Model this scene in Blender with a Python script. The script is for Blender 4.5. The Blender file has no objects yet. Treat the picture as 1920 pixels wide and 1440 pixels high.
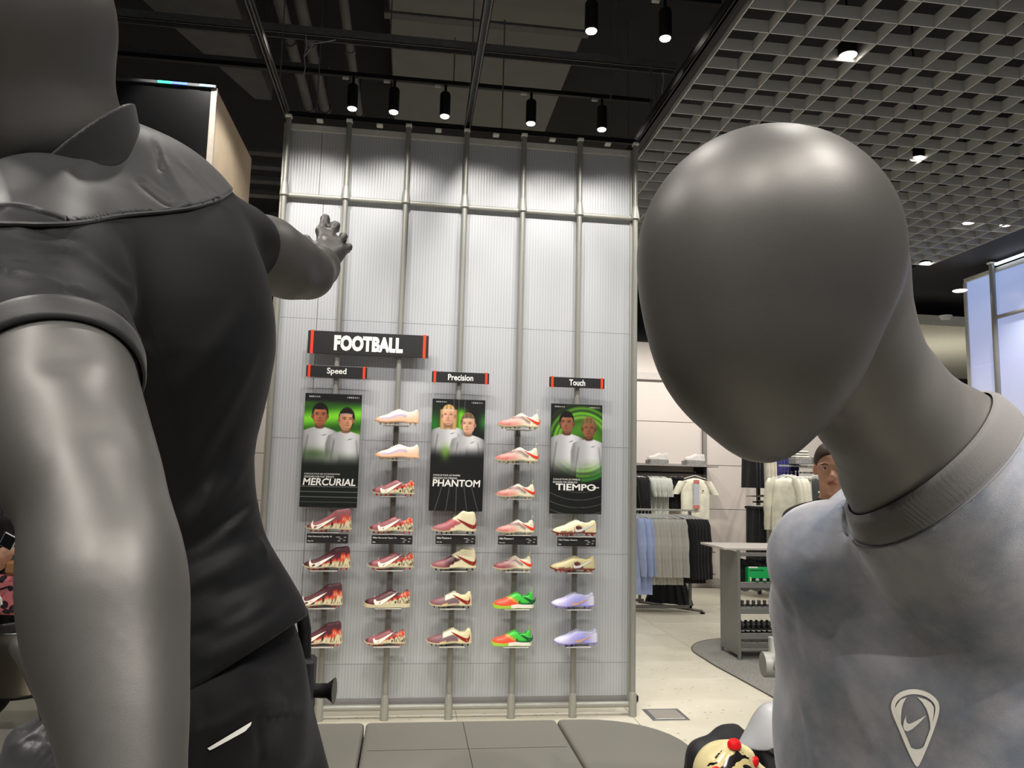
import bpy, bmesh, math, random
import numpy as np
from mathutils import Vector, Matrix, Euler

random.seed(7)
rng = np.random.default_rng(11)
SC = bpy.context.scene
COL = SC.collection
PI = math.pi

# ------------------------------------------------------------------ camera
CAM = np.array([.9391, -5.3855, 1.603]); FPX = 1444.0
def _rot(yaw, pitch, roll):
    cy, sy, cp, sp = math.cos(yaw), math.sin(yaw), math.cos(pitch), math.sin(pitch)
    f = np.array([-sy*cp, cy*cp, sp]); r = np.array([cy, sy, 0.]); u = np.cross(r, f)
    cr, sr = math.cos(roll), math.sin(roll)
    return r*cr+u*sr, -r*sr+u*cr, f
CR, CU, CF = _rot(-.1292, .1202, .0243)
cam = bpy.data.cameras.new('camera'); cam.sensor_width = 36; cam.lens = FPX/1920*36; cam.clip_start = .02
camo = bpy.data.objects.new('camera', cam); COL.objects.link(camo)
camo.matrix_world = Matrix(((CR[0], CU[0], -CF[0], CAM[0]), (CR[1], CU[1], -CF[1], CAM[1]), (CR[2], CU[2], -CF[2], CAM[2]), (0, 0, 0, 1)))
SC.camera = camo

# ------------------------------------------------------------------ world, exposure
w = bpy.data.worlds.new('world'); SC.world = w; w.use_nodes = True
w.node_tree.nodes['Background'].inputs[0].default_value = (.93, .94, 1.0, 1)
w.node_tree.nodes['Background'].inputs[1].default_value = .19
SC.view_settings.view_transform = 'Standard'; SC.view_settings.look = 'None'
SC.view_settings.gamma = 1; SC.view_settings.use_curve_mapping = False
SC.view_settings.exposure = 0.0
try: SC.cycles.use_denoising = True
except Exception: pass
SC.cycles.max_bounces = 6

def spot(loc, target, watts, cone=80, blend=.5, radius=.05, color=(1, .95, .885)):
    l = bpy.data.lights.new('spot_light', 'SPOT'); l.energy = watts; l.spot_size = math.radians(cone); l.spot_blend = blend
    l.shadow_soft_size = radius; l.color = color
    o = bpy.data.objects.new('spot_light', l); COL.objects.link(o); o.location = loc
    o.rotation_euler = (Vector(target)-Vector(loc)).to_track_quat('-Z', 'Y').to_euler()
    return o
# wall washers: the front track, lamps about 1.1 m before the partition (two of them in the frame, the rest of the row above it)
for x in (-.4, .15, .75, 1.33, 1.93, 2.39):
    spot((x, -1.10, 4.27), (x, -.02, 2.45), 78, 80, .5, .03)
# lamps of the rear track beside the partition top
for x in (.40, .71, 1.10, 1.77, 2.34):
    spot((x, .28, 4.33), (x, .6, 0), 60, 70, .6, .05)
for x in (.0, .85, 1.7, 2.5):   # unseen spots added further forward to brighten the boots and the lower half
    spot((x, -2.45, 4.3), (x, -.02, 1.0), 80, 62, .6, .05)
# shop floor downlights in the ceiling grid and over the far bays
for (x, y) in ((3.58, -1.1), (5.0, .2), (6.9, 1.5), (3.2, 1.8), (5.6, 3.2), (7.2, 3.6), (1.5, 3.2), (-.8, 3.4), (3.1, -.2), (4.6, -2.2)):
    spot((x, y, 4.07), (x, y+.2, 0), 120, 110, .7, .06)
for x in (3.4, 4.6, 5.8, 7.0, -1.3):  # spots without fixtures, added to brighten the back wall
    spot((x, 4.4, 4.07), (x, 6.2, 1.8), 140, 100, .7, .06)
# spots out of view around the mannequin platform, with fill added behind the camera
for (x, y, tx, ty, tz, wt) in ((-.6, -4.9, .3, -4.6, 1.4, 120), (-1.0, -3.2, .0, -4.4, 1.2, 110), (.75, -3.4, 1.05, -4.6, 1.6, 80), (2.3, -3.6, 1.5, -4.7, 1.4, 55),
                           (2.4, -5.3, 1.6, -4.6, 1.2, 100), (.1, -6.4, .3, -4.5, 1.3, 230), (1.6, -6.6, 1.5, -4.6, 1.3, 150), (.9, -2.6, 1.1, -2.2, 0, 200), (-.5, -2.4, -.5, -2.2, 0, 80), (-1.6, -6.2, -.2, -4.6, 1.2, 120)):
    spot((x, y, 4.25), (tx, ty, tz), wt, 75, .6, .07)

# steep track spots over the bowed mannequin, and narrow unseen ones added to brighten its tee
for (x, y, tx, ty, tz, wt, cn) in ((2.55, -5.5, 1.65, -4.75, 1.3, 120, 42), (2.75, -6.1, 1.65, -4.75, 1.3, 130, 42), (2.4, -9.8, 1.8, -4.75, 1.22, 1000, 15), (1.35, -6.15, 1.5, -4.75, 1.4, 50, 40), (3.3, -7.4, 1.85, -4.7, 1.3, 600, 23), (4.2, -6.4, 1.85, -4.7, 1.3, 450, 23)):
    spot((x, y, 4.25), (tx, ty, tz), wt, cn, .5, .045)

# ------------------------------------------------------------------ geometry of the view (used to measure positions from the photograph)
def ray(px, py): return CF+CR*((px-960)/FPX)-CU*((py-720)/FPX)
def P(px, py, d): return CAM+ray(px, py)*d
def AT(px, py, x=None, y=None, z=None):
    v = ray(px, py)
    for i, c in enumerate((x, y, z)):
        if c is not None: return CAM+v*((c-CAM[i])/v[i])

# ------------------------------------------------------------------ colour + materials
def lin(c):
    c = np.asarray(c, float)/255.0
    return np.where(c <= .04045, c/12.92, ((c+.055)/1.055)**2.4)
def rgba(c): a = lin(c); return (float(a[0]), float(a[1]), float(a[2]), 1.0)
MATS = {}
def mat(name, color, rough=.5, metal=0., var=.06, scale=30., bump=0., spec=.5, emit=None, estr=0., coat=0.):
    if name in MATS: return MATS[name]
    m = bpy.data.materials.new(name); m.use_nodes = True
    nt = m.node_tree; b = nt.nodes['Principled BSDF']
    c = rgba(color)
    b.inputs['Roughness'].default_value = rough; b.inputs['Metallic'].default_value = metal
    b.inputs['Specular IOR Level'].default_value = spec
    if coat: b.inputs['Coat Weight'].default_value = coat
    tc = nt.nodes.new('ShaderNodeTexCoord'); n = nt.nodes.new('ShaderNodeTexNoise'); n.inputs['Scale'].default_value = scale
    n.inputs['Detail'].default_value = 4
    nt.links.new(tc.outputs['Object'], n.inputs['Vector'])
    r = nt.nodes.new('ShaderNodeValToRGB')
    r.color_ramp.elements[0].position = .3; r.color_ramp.elements[1].position = .7
    r.color_ramp.elements[0].color = tuple(v*(1-var) for v in c[:3])+(1,)
    r.color_ramp.elements[1].color = tuple(min(1, v*(1+var)) for v in c[:3])+(1,)
    nt.links.new(n.outputs['Fac'], r.inputs['Fac']); nt.links.new(r.outputs['Color'], b.inputs['Base Color'])
    if bump:
        bp = nt.nodes.new('ShaderNodeBump'); bp.inputs['Strength'].default_value = bump; bp.inputs['Distance'].default_value = .002
        nt.links.new(n.outputs['Fac'], bp.inputs['Height']); nt.links.new(bp.outputs['Normal'], b.inputs['Normal'])
    if emit is not None:
        b.inputs['Emission Color'].default_value = rgba(emit); b.inputs['Emission Strength'].default_value = estr
    MATS[name] = m; return m
def vmat(name, rough=.5, spec=.4, coat=0., emit=0.):
    """colours come from the mesh's own print (colour attribute 'print')"""
    if name in MATS: return MATS[name]
    m = bpy.data.materials.new(name); m.use_nodes = True; nt = m.node_tree; b = nt.nodes['Principled BSDF']
    a = nt.nodes.new('ShaderNodeVertexColor'); a.layer_name = 'print'
    n = nt.nodes.new('ShaderNodeTexNoise'); n.inputs['Scale'].default_value = 300
    mx = nt.nodes.new('ShaderNodeMixRGB'); mx.blend_type = 'MULTIPLY'; mx.inputs[0].default_value = .08
    nt.links.new(a.outputs['Color'], mx.inputs[1]); nt.links.new(n.outputs['Fac'], mx.inputs[2])
    nt.links.new(mx.outputs[0], b.inputs['Base Color'])
    b.inputs['Roughness'].default_value = rough; b.inputs['Specular IOR Level'].default_value = spec; b.inputs['Coat Weight'].default_value = coat
    MATS[name] = m; return m

# ------------------------------------------------------------------ mesh helpers
def link(o, parent=None):
    COL.objects.link(o)
    if parent is not None: o.parent = parent
    return o
def meshobj(name, V, Fc, m, parent=None, smooth=False, col=None, sharp=None):
    me = bpy.data.meshes.new(name)
    V = np.asarray(V, float)
    if isinstance(Fc, np.ndarray): Fc = Fc.tolist()
    me.from_pydata(V.tolist(), [], Fc)
    me.update()
    if m is not None: me.materials.append(m)
    if smooth: me.polygons.foreach_set('use_smooth', np.ones(len(me.polygons), bool))
    if sharp is not None and smooth: me.set_sharp_from_angle(angle=math.radians(sharp))
    if col is not None:
        ca = me.color_attributes.new('print', 'FLOAT_COLOR', 'POINT')
        c4 = np.ones((len(V), 4), np.float32); c4[:, :3] = col
        ca.data.foreach_set('color', c4.ravel())
    o = bpy.data.objects.new(name, me)
    return link(o, parent)
def tag(o, label=None, cat=None, group=None, kind=None):
    if label: o['label'] = label
    if cat: o['category'] = cat
    if group: o['group'] = group
    if kind: o['kind'] = kind
    return o
def thing(name, loc, label, cat, group=None, rz=0):
    o = bpy.data.objects.new(name, None); o.empty_display_size = .05
    link(o); o.location = Vector(tuple(float(v) for v in loc)); o.rotation_euler = (0, 0, rz)
    return tag(o, label, cat, group)
class MB:
    """collects shapes into one mesh"""
    def __init__(s): s.V = []; s.F = []; s.n = 0
    def add(s, V, F):
        s.V.extend([tuple(v) for v in V]); s.F.extend([tuple(i+s.n for i in f) for f in F]); s.n += len(V); return s
    def box(s, x0, x1, y0, y1, z0, z1, bev=0.):
        if bev > 0:
            b = bev
            V = []; F = []
            xs = (x0, x1); ys = (y0, y1); zs = (z0, z1)
            idx = {}
            for i in (0, 1):
                for j in (0, 1):
                    for k in (0, 1):
                        sx, sy, sz = (1 if i == 0 else -1), (1 if j == 0 else -1), (1 if k == 0 else -1)
                        for a in range(3):
                            p = [xs[i]+sx*b, ys[j]+sy*b, zs[k]+sz*b]; p[a] = (xs, ys, zs)[a][(i, j, k)[a]]
                            idx[(i, j, k, a)] = len(V); V.append(p)
            q = lambda L: [idx[t] for t in L]
            for i in (0, 1): F.append(q([(i, 0, 0, 0), (i, 1, 0, 0), (i, 1, 1, 0), (i, 0, 1, 0)]))
            for j in (0, 1): F.append(q([(0, j, 0, 1), (1, j, 0, 1), (1, j, 1, 1), (0, j, 1, 1)]))
            for k in (0, 1): F.append(q([(0, 0, k, 2), (1, 0, k, 2), (1, 1, k, 2), (0, 1, k, 2)]))
            for i in (0, 1):
                for j in (0, 1): F.append(q([(i, j, 0, 0), (i, j, 1, 0), (i, j, 1, 1), (i, j, 0, 1)]))
                for k in (0, 1): F.append(q([(i, 0, k, 0), (i, 1, k, 0), (i, 1, k, 2), (i, 0, k, 2)]))
            for j in (0, 1):
                for k in (0, 1): F.append(q([(0, j, k, 1), (1, j, k, 1), (1, j, k, 2), (0, j, k, 2)]))
            for i in (0, 1):
                for j in (0, 1):
                    for k in (0, 1): F.append(q([(i, j, k, 0), (i, j, k, 1), (i, j, k, 2)]))
            return s.add(V, F)
        V = [(x, y, z) for x in (x0, x1) for y in (y0, y1) for z in (z0, z1)]
        return s.add(V, [(0, 1, 3, 2), (4, 6, 7, 5), (0, 4, 5, 1), (2, 3, 7, 6), (0, 2, 6, 4), (1, 5, 7, 3)])
    def tube(s, pts, rad, n=12, cap=True):
        pts = [Vector(tuple(float(c) for c in p)) for p in pts]
        rads = rad if hasattr(rad, '__len__') else [rad]*len(pts)
        base = s.n; V = []; F = []
        prev = None
        for i, p in enumerate(pts):
            t = (pts[min(i+1, len(pts)-1)]-pts[max(i-1, 0)])
            if t.length < 1e-9: t = Vector((0, 0, 1))
            t.normalize()
            if prev is None:
                a = t.orthogonal().normalized()
            else:
                a = (prev-t*prev.dot(t)).normalized()
            prev = a; b = t.cross(a)
            for k in range(n):
                th = 2*PI*k/n
                V.append(tuple(p+(a*math.cos(th)+b*math.sin(th))*rads[i]))
        m = len(pts)
        for i in range(m-1):
            for k in range(n):
                F.append((i*n+k, i*n+(k+1) % n, (i+1)*n+(k+1) % n, (i+1)*n+k))
        if cap:
            F.append(tuple(range(n-1, -1, -1))); F.append(tuple((m-1)*n+k for k in range(n)))
        return s.add(V, F)
    def lathe(s, prof, c=(0, 0, 0), n=20, axis='z'):
        V = []; F = []
        for (r, z) in prof:
            for k in range(n):
                th = 2*PI*k/n
                a, b = r*math.cos(th), r*math.sin(th)
                p = {'z': (a, b, z), 'y': (a, z, b), 'x': (z, a, b)}[axis]
                V.append((p[0]+c[0], p[1]+c[1], p[2]+c[2]))
        m = len(prof)
        for i in range(m-1):
            for k in range(n): F.append((i*n+k, i*n+(k+1) % n, (i+1)*n+(k+1) % n, (i+1)*n+k))
        if prof[0][0] > 1e-6: F.append(tuple(range(n-1, -1, -1)))
        if prof[-1][0] > 1e-6: F.append(tuple((m-1)*n+k for k in range(n)))
        return s.add(V, F)
    def prism(s, poly, y0, y1, plane='xz'):
        n = len(poly)
        f = {'xz': lambda a, b, c: (a, c, b), 'xy': lambda a, b, c: (a, b, c), 'yz': lambda a, b, c: (c, a, b)}[plane]
        V = [f(a, b, y0) for a, b in poly]+[f(a, b, y1) for a, b in poly]
        F = [tuple(range(n)), tuple(range(2*n-1, n-1, -1))]+[(i, i+n, (i+1) % n+n, (i+1) % n) for i in range(n)]
        return s.add(V, F)
    def loft(s, rings, cap=True, closed=True):
        n = len(rings[0]); V = [p for r in rings for p in r]; F = []
        m = len(rings); K = n if closed else n-1
        for i in range(m-1):
            for k in range(K): F.append((i*n+k, i*n+(k+1) % n, (i+1)*n+(k+1) % n, (i+1)*n+k))
        if cap and closed: F.append(tuple(range(n-1, -1, -1))); F.append(tuple((m-1)*n+k for k in range(n)))
        return s.add(V, F)
    def build(s, name, m, parent=None, smooth=False, sharp=35, fix=True):
        o = meshobj(name, s.V, s.F, m, parent, False)
        if fix:
            bm = bmesh.new(); bm.from_mesh(o.data); bmesh.ops.recalc_face_normals(bm, faces=bm.faces); bm.to_mesh(o.data); bm.free()
        if smooth:
            o.data.polygons.foreach_set('use_smooth', np.ones(len(o.data.polygons), bool)); o.data.set_sharp_from_angle(angle=math.radians(sharp))
        return o
def copy_tree(o, parent=None):
    c = o.copy(); COL.objects.link(c); c.parent = parent
    for ch in list(o.children): copy_tree(ch, c)
    return c
def text_mesh(txt, name, m, parent, cx, y, cz, height, width=None, bold=0., shear=0., align='CENTER', ext=.0012):
    cu = bpy.data.curves.new('txt', 'FONT'); cu.body = txt; cu.size = 1; cu.offset = bold; cu.shear = shear; cu.extrude = 0; cu.resolution_u = 3
    to = bpy.data.objects.new('txt', cu); COL.objects.link(to)
    dg = bpy.context.evaluated_depsgraph_get(); dg.update()
    me = bpy.data.meshes.new_from_object(to.evaluated_get(dg))
    bpy.data.objects.remove(to); bpy.data.curves.remove(cu)
    n = len(me.vertices); V = np.empty(n*3); me.vertices.foreach_get('co', V); V = V.reshape(-1, 3)
    lo, hi = V.min(0), V.max(0)
    sc = height/(hi[1]-lo[1]); sx = sc if width is None else width/(hi[0]-lo[0])
    X = (V[:, 0]-lo[0])*sx; Z = (V[:, 1]-lo[1])*sc
    tw = (hi[0]-lo[0])*sx
    X = X-tw/2 if align == 'CENTER' else X
    W = np.stack([X+cx, np.full(n, y), Z+cz-height/2], 1)
    Fc = [tuple(p.vertices) for p in me.polygons]
    bpy.data.meshes.remove(me)
    return meshobj(name, W, Fc, m, parent)

# ------------------------------------------------------------------ implicit surfaces for bodies and cloth
def smin(a, b, k):
    h = np.clip(.5+.5*(b-a)/k, 0, 1)
    return b+(a-b)*h-k*h*(1-h)
def smax(a, b, k=.004): return -smin(-a, -b, k)
def rcone(p, a, b, r1, r2):
    """true convex hull of two balls"""
    ba = b-a; l2 = float(ba@ba); rr = r1-r2; a2 = l2-rr*rr; il2 = 1/l2
    pa = p-a; y = pa@ba; z = y-l2
    x2 = ((pa*l2-y[:, None]*ba)**2).sum(1); y2 = y*y*l2; z2 = z*z*l2
    k = np.sign(rr)*rr*rr*x2
    d = (np.sqrt(x2*a2*il2)+y*rr)*il2-r1
    d = np.where(np.sign(z)*a2*z2 > k, np.sqrt(x2+z2)*il2-r2, d)
    return np.where(np.sign(y)*a2*y2 < k, np.sqrt(x2+y2)*il2-r1, d)
def cone(p, a, b, ra, rb):
    ab = b-a; L = float(ab@ab)+1e-12
    t = np.clip(((p-a)@ab)/L, 0, 1)
    return np.linalg.norm(p-a-t[:, None]*ab, axis=1)-(ra+(rb-ra)*t)
def ell(p, c, r, R=None):
    q = p-c
    if R is not None: q = q@R
    k0 = np.linalg.norm(q/r, axis=1); k1 = np.linalg.norm(q/(np.asarray(r)**2), axis=1)+1e-9
    return k0*(k0-1)/k1
def px(q): # (x, y, depth, radius in px) -> point, radius in m
    return P(q[0], q[1], q[2]), q[3]*q[2]/FPX
def chain(p, L, k=.02, inset=0.):
    d = None
    for a, b in zip(L[:-1], L[1:]):
        A, ra = px(a); B, rb = px(b)
        e = cone(p, A, B, ra-inset, rb-inset)
        d = e if d is None else smin(d, e, k)
    return d
def spl(L, sub=4):
    a = np.array(L, float); n = len(a); out = []
    for i in range(n-1):
        p0, p1, p2, p3 = a[max(i-1, 0)], a[i], a[i+1], a[min(i+2, n-1)]
        for t in np.arange(sub)/sub:
            out.append(.5*((2*p1)+(-p0+p2)*t+(2*p0-5*p1+4*p2-p3)*t*t+(-p0+3*p1-3*p2+p3)*t**3))
    out.append(a[-1]); return [tuple(q) for q in out]
def sdf_mesh(fn, lo, hi, h, name, m, parent=None, newton=2):
    lo = np.asarray(lo, float); hi = np.asarray(hi, float)
    B = 4
    nb = np.ceil((hi-lo)/(h*B)).astype(int)
    n = nb*B+1
    gx, gy, gz = [lo[i]+h*B*(np.arange(nb[i])+.5) for i in range(3)]
    C = np.stack(np.meshgrid(gx, gy, gz, indexing='ij'), -1).reshape(-1, 3)
    dc = fn(C)
    act = np.abs(dc) < h*B*1.35
    vol = np.empty(n, np.float32)
    # sign fill
    sg = np.where(dc < 0, -1, 1).reshape(nb)
    vol[:-1, :-1, :-1] = np.repeat(np.repeat(np.repeat(sg, B, 0), B, 1), B, 2)
    vol[-1] = 1; vol[:, -1] = 1; vol[:, :, -1] = 1
    idx = np.argwhere(act.reshape(nb))
    off = np.stack(np.meshgrid(*[np.arange(B+1)]*3, indexing='ij'), -1).reshape(-1, 3)
    I = (idx[:, None, :]*B+off[None]).reshape(-1, 3)
    flat = np.unique(np.ravel_multi_index(I.T, n))
    I = np.stack(np.unravel_index(flat, n), 1)
    for s in range(0, len(I), 400000):
        J = I[s:s+400000]
        vol[J[:, 0], J[:, 1], J[:, 2]] = fn(lo+J*h)
    # closed at the box faces
    vol[0] = np.maximum(vol[0], h*.5); vol[-1] = np.maximum(vol[-1], h*.5); vol[:, 0] = np.maximum(vol[:, 0], h*.5); vol[:, -1] = np.maximum(vol[:, -1], h*.5)
    vol[:, :, 0] = np.maximum(vol[:, :, 0], h*.5); vol[:, :, -1] = np.maximum(vol[:, :, -1], h*.5)
    ins = vol < 0
    cnt = np.zeros(np.array(n)-1, np.int8)
    for dx in (0, 1):
        for dy in (0, 1):
            for dz in (0, 1):
                cnt += ins[dx:n[0]-1+dx, dy:n[1]-1+dy, dz:n[2]-1+dz]
    cells = np.argwhere((cnt > 0) & (cnt < 8))
    vid = -np.ones(np.array(n)-1, np.int64); vid[cells[:, 0], cells[:, 1], cells[:, 2]] = np.arange(len(cells))
    acc = np.zeros((len(cells), 3)); c = np.zeros(len(cells))
    cor = [(0, 0, 0), (1, 0, 0), (0, 1, 0), (1, 1, 0), (0, 0, 1), (1, 0, 1), (0, 1, 1), (1, 1, 1)]
    vals = [vol[cells[:, 0]+a, cells[:, 1]+b, cells[:, 2]+d].astype(float) for a, b, d in cor]
    for i in range(8):
        for j in range(i+1, 8):
            a, b = np.array(cor[i]), np.array(cor[j])
            if np.abs(a-b).sum() != 1: continue
            x = (vals[i] < 0) != (vals[j] < 0)
            t = np.clip(vals[i]/(vals[i]-vals[j]+1e-12*(vals[i] == vals[j])), 0, 1)
            acc[x] += a+(b-a)*t[x, None]; c[x] += 1
    V = lo+h*(cells+acc/c[:, None])
    Q = []
    for ax in range(3):
        s0 = [slice(0, n[0]), slice(0, n[1]), slice(0, n[2])]; s1 = list(s0)
        s0[ax] = slice(0, n[ax]-1); s1[ax] = slice(1, n[ax])
        ch = ins[tuple(s0)] != ins[tuple(s1)]
        E = np.argwhere(ch)
        o1, o2 = [i for i in range(3) if i != ax]
        E = E[(E[:, o1] > 0) & (E[:, o2] > 0) & (E[:, o1] < n[o1]-1) & (E[:, o2] < n[o2]-1)]
        q = []
        for a, b in ((-1, -1), (0, -1), (0, 0), (-1, 0)):
            T = E.copy(); T[:, o1] += a; T[:, o2] += b
            q.append(vid[T[:, 0], T[:, 1], T[:, 2]])
        q = np.stack(q, 1)
        fl = ins[E[:, 0], E[:, 1], E[:, 2]]
        if ax == 1: fl = ~fl
        q[~fl] = q[~fl][:, ::-1]
        Q.append(q)
    Q = np.concatenate(Q)
    for _ in range(newton):
        e = h*.35
        k = np.array([(1, -1, -1), (-1, -1, 1), (-1, 1, -1), (1, 1, 1)], float)
        g = sum(kk*fn(V+kk*e)[:, None] for kk in k)/(4*e)
        d = fn(V); gn = (g*g).sum(1)+1e-6
        step = np.clip(d/np.sqrt(gn), -h*.7, h*.7)
        V = V-(g/np.sqrt(gn)[:, None])*(step/np.maximum(np.sqrt(gn), .5))[:, None]
    return meshobj(name, V, Q, m, parent, True)
def bounds(pts, pad):
    a = np.array(pts); return a.min(0)-pad, a.max(0)+pad
def hit(fn, x, y, d0=.25, d1=3., n=90):
    """where the line of sight through a measured photo point meets a modelled surface"""
    x = np.atleast_1d(np.asarray(x, float)); y = np.atleast_1d(np.asarray(y, float))
    v = CF[None]+CR[None]*((x-960)/FPX)[:, None]-CU[None]*((y-720)/FPX)[:, None]
    t = np.full(len(x), d0)
    for _ in range(n):
        d = fn(CAM+v*t[:, None]); t = np.minimum(t+d*.75, d1)
    return CAM+v*t[:, None]

# ------------------------------------------------------------------ materials
M_pole = mat('pole_paint', (148, 148, 142), .42, .25, .03, 60)
M_rail = mat('rail_paint', (160, 160, 152), .45, .2, .03, 60)
M_blackmetal = mat('black_metal', (16, 16, 17), .45, .3, .1, 50)
M_darkceil = mat('ceiling_paint', (30, 30, 30), .9, 0, .2, 3)
M_darkpipe = mat('pipe_paint', (92, 92, 92), .7, 0, .12, 8)
M_duct = mat('duct_paint', (112, 112, 108), .8, 0, .06, 5)
M_strut = mat('strut_metal', (92, 92, 92), .6, .2, .15, 30)
M_grid = mat('grid_blade', (196, 196, 194), .6, 0, .03, 20)
M_white = mat('white_plastic', (235, 235, 230), .45, 0, .03, 40)
M_lamp = mat('lamp_lens', (255, 250, 240), .5, emit=(255, 246, 232), estr=9.)
M_black = mat('black_print', (24, 24, 24), .5, 0, .05, 60)
M_red = mat('red_stripe', (240, 62, 32), .5, 0, .03, 60)
M_letter = mat('white_letters', (244, 243, 238), .5, 0, .02, 60)
M_mann = mat('mannequin_paint', (90, 88, 85), .46, .5, .05, 1500, .04, .5)
M_ply = mat('plywood_edge', (203, 184, 158), .7, 0, .08, 6)

# polycarbonate: ribs run up and down inside the sheet
def polycarb(name, base, ribs=1.0, tr=.25):
    m = bpy.data.materials.new(name); m.use_nodes = True; nt = m.node_tree; b = nt.nodes['Principled BSDF']
    out = nt.nodes['Material Output']
    tc = nt.nodes.new('ShaderNodeTexCoord'); mp = nt.nodes.new('ShaderNodeMapping')
    mp.inputs['Scale'].default_value = (1, 0, 0)
    wv = nt.nodes.new('ShaderNodeTexWave'); wv.wave_type = 'BANDS'; wv.bands_direction = 'X'; wv.inputs['Scale'].default_value = 15.5
    wv.inputs['Distortion'].default_value = 0
    nt.links.new(tc.outputs['Object'], mp.inputs['Vector']); nt.links.new(mp.outputs['Vector'], wv.inputs['Vector'])
    r = nt.nodes.new('ShaderNodeValToRGB'); c = lin(base)
    r.color_ramp.elements[0].position = .12; r.color_ramp.elements[1].position = .45
    r.color_ramp.elements[0].color = tuple(c*.86)+(1,); r.color_ramp.elements[1].color = tuple(c)+(1,)
    nt.links.new(wv.outputs['Fac'], r.inputs['Fac']); nt.links.new(r.outputs['Color'], b.inputs['Base Color'])
    bp = nt.nodes.new('ShaderNodeBump'); bp.inputs['Strength'].default_value = .25*ribs; bp.inputs['Distance'].default_value = .002
    nt.links.new(wv.outputs['Fac'], bp.inputs['Height']); nt.links.new(bp.outputs['Normal'], b.inputs['Normal'])
    b.inputs['Roughness'].default_value = .32; b.inputs['Specular IOR Level'].default_value = .5
    t = nt.nodes.new('ShaderNodeBsdfTranslucent'); nt.links.new(r.outputs['Color'], t.inputs['Color'])
    mx = nt.nodes.new('ShaderNodeMixShader'); mx.inputs[0].default_value = tr
    nt.links.new(b.outputs[0], mx.inputs[1]); nt.links.new(t.outputs[0], mx.inputs[2]); nt.links.new(mx.outputs[0], out.inputs['Surface'])
    return m
M_poly = polycarb('polycarbonate_sheet', (205, 208, 212))

def floor_mat():
    m = bpy.data.materials.new('terrazzo_floor'); m.use_nodes = True; nt = m.node_tree; b = nt.nodes['Principled BSDF']
    tc = nt.nodes.new('ShaderNodeTexCoord')
    n = nt.nodes.new('ShaderNodeTexNoise'); n.inputs['Scale'].default_value = 1.3; n.inputs['Detail'].default_value = 6
    v = nt.nodes.new('ShaderNodeTexVoronoi'); v.inputs['Scale'].default_value = 26
    nt.links.new(tc.outputs['Object'], n.inputs['Vector']); nt.links.new(tc.outputs['Object'], v.inputs['Vector'])
    r = nt.nodes.new('ShaderNodeValToRGB'); r.color_ramp.elements[0].position = .35; r.color_ramp.elements[1].position = .65
    r.color_ramp.elements[0].color = rgba((196, 191, 172)); r.color_ramp.elements[1].color = rgba((210, 205, 188))
    nt.links.new(n.outputs['Fac'], r.inputs['Fac'])
    bw = nt.nodes.new('ShaderNodeSeparateColor'); nt.links.new(v.outputs['Color'], bw.inputs[0])
    r2 = nt.nodes.new('ShaderNodeValToRGB'); r2.color_ramp.interpolation = 'CONSTANT'
    e = r2.color_ramp.elements; e[0].position = 0; e[0].color = (.62, .6, .55, 1); e[1].position = .06; e[1].color = (1, 1, 1, 1)
    k = e.new(.9); k.color = (1.16, 1.16, 1.14, 1)
    nt.links.new(bw.outputs[0], r2.inputs['Fac'])
    lt = nt.nodes.new('ShaderNodeMath'); lt.operation = 'LESS_THAN'; lt.inputs[1].default_value = .30
    nt.links.new(v.outputs['Distance'], lt.inputs[0])
    mx = nt.nodes.new('ShaderNodeMixRGB'); mx.blend_type = 'MULTIPLY'
    nt.links.new(lt.outputs[0], mx.inputs[0]); nt.links.new(r.outputs['Color'], mx.inputs[1]); nt.links.new(r2.outputs['Color'], mx.inputs[2])
    nt.links.new(mx.outputs[0], b.inputs['Base Color']); b.inputs['Roughness'].default_value = .35; b.inputs['Specular IOR Level'].default_value = .35
    return m
M_floor = floor_mat()
M_joint = mat('floor_joint', (168, 163, 146), .8, 0, .05, 20)

# ------------------------------------------------------------------ the setting
FLOOR = MB().box(-7, 11, -9, 6.4, -.12, -.006).build('floor', M_joint); tag(FLOOR, kind='structure')
# stone slabs with open joints, where the floor is seen
tm = None
TX, TY = 1.2, .6
for i in range(-3, 6):
    for j in range(-3, 10):
        x0 = 2.52+(i-1)*TX; y0 = -1.5+j*TY*1.0
        x1, y1 = x0+TX, y0+TY
        if x0 > 9 or y0 > 6.2: continue
        if tm is None:
            tm = MB().box(0, TX-.004, 0, TY-.004, -.012, 0, .0015).build('tile', M_floor, FLOOR); t = tm
        else:
            t = bpy.data.objects.new('tile', tm.data); link(t, FLOOR)
        t.location = (x0, y0, 0)
slab = MB().box(-7, 11, -9, -3.35, -.02, 0).build('near_slab', M_floor, FLOOR)
CEIL = MB().box(-7, 11, -9, 6.6, 5.3, 5.4).build('ceiling', M_darkceil); tag(CEIL, kind='structure')
M_wall = mat('wall_paint', (214, 205, 198), .6, 0, .015, 2)
M_wallseam = mat('wall_seam', (150, 145, 140), .7, 0, .02, 10)
WALL = MB().box(-7, 7.6, 6.26, 6.4, 0, 5.3).build('wall_back', M_wallseam); tag(WALL, kind='structure')
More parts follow.
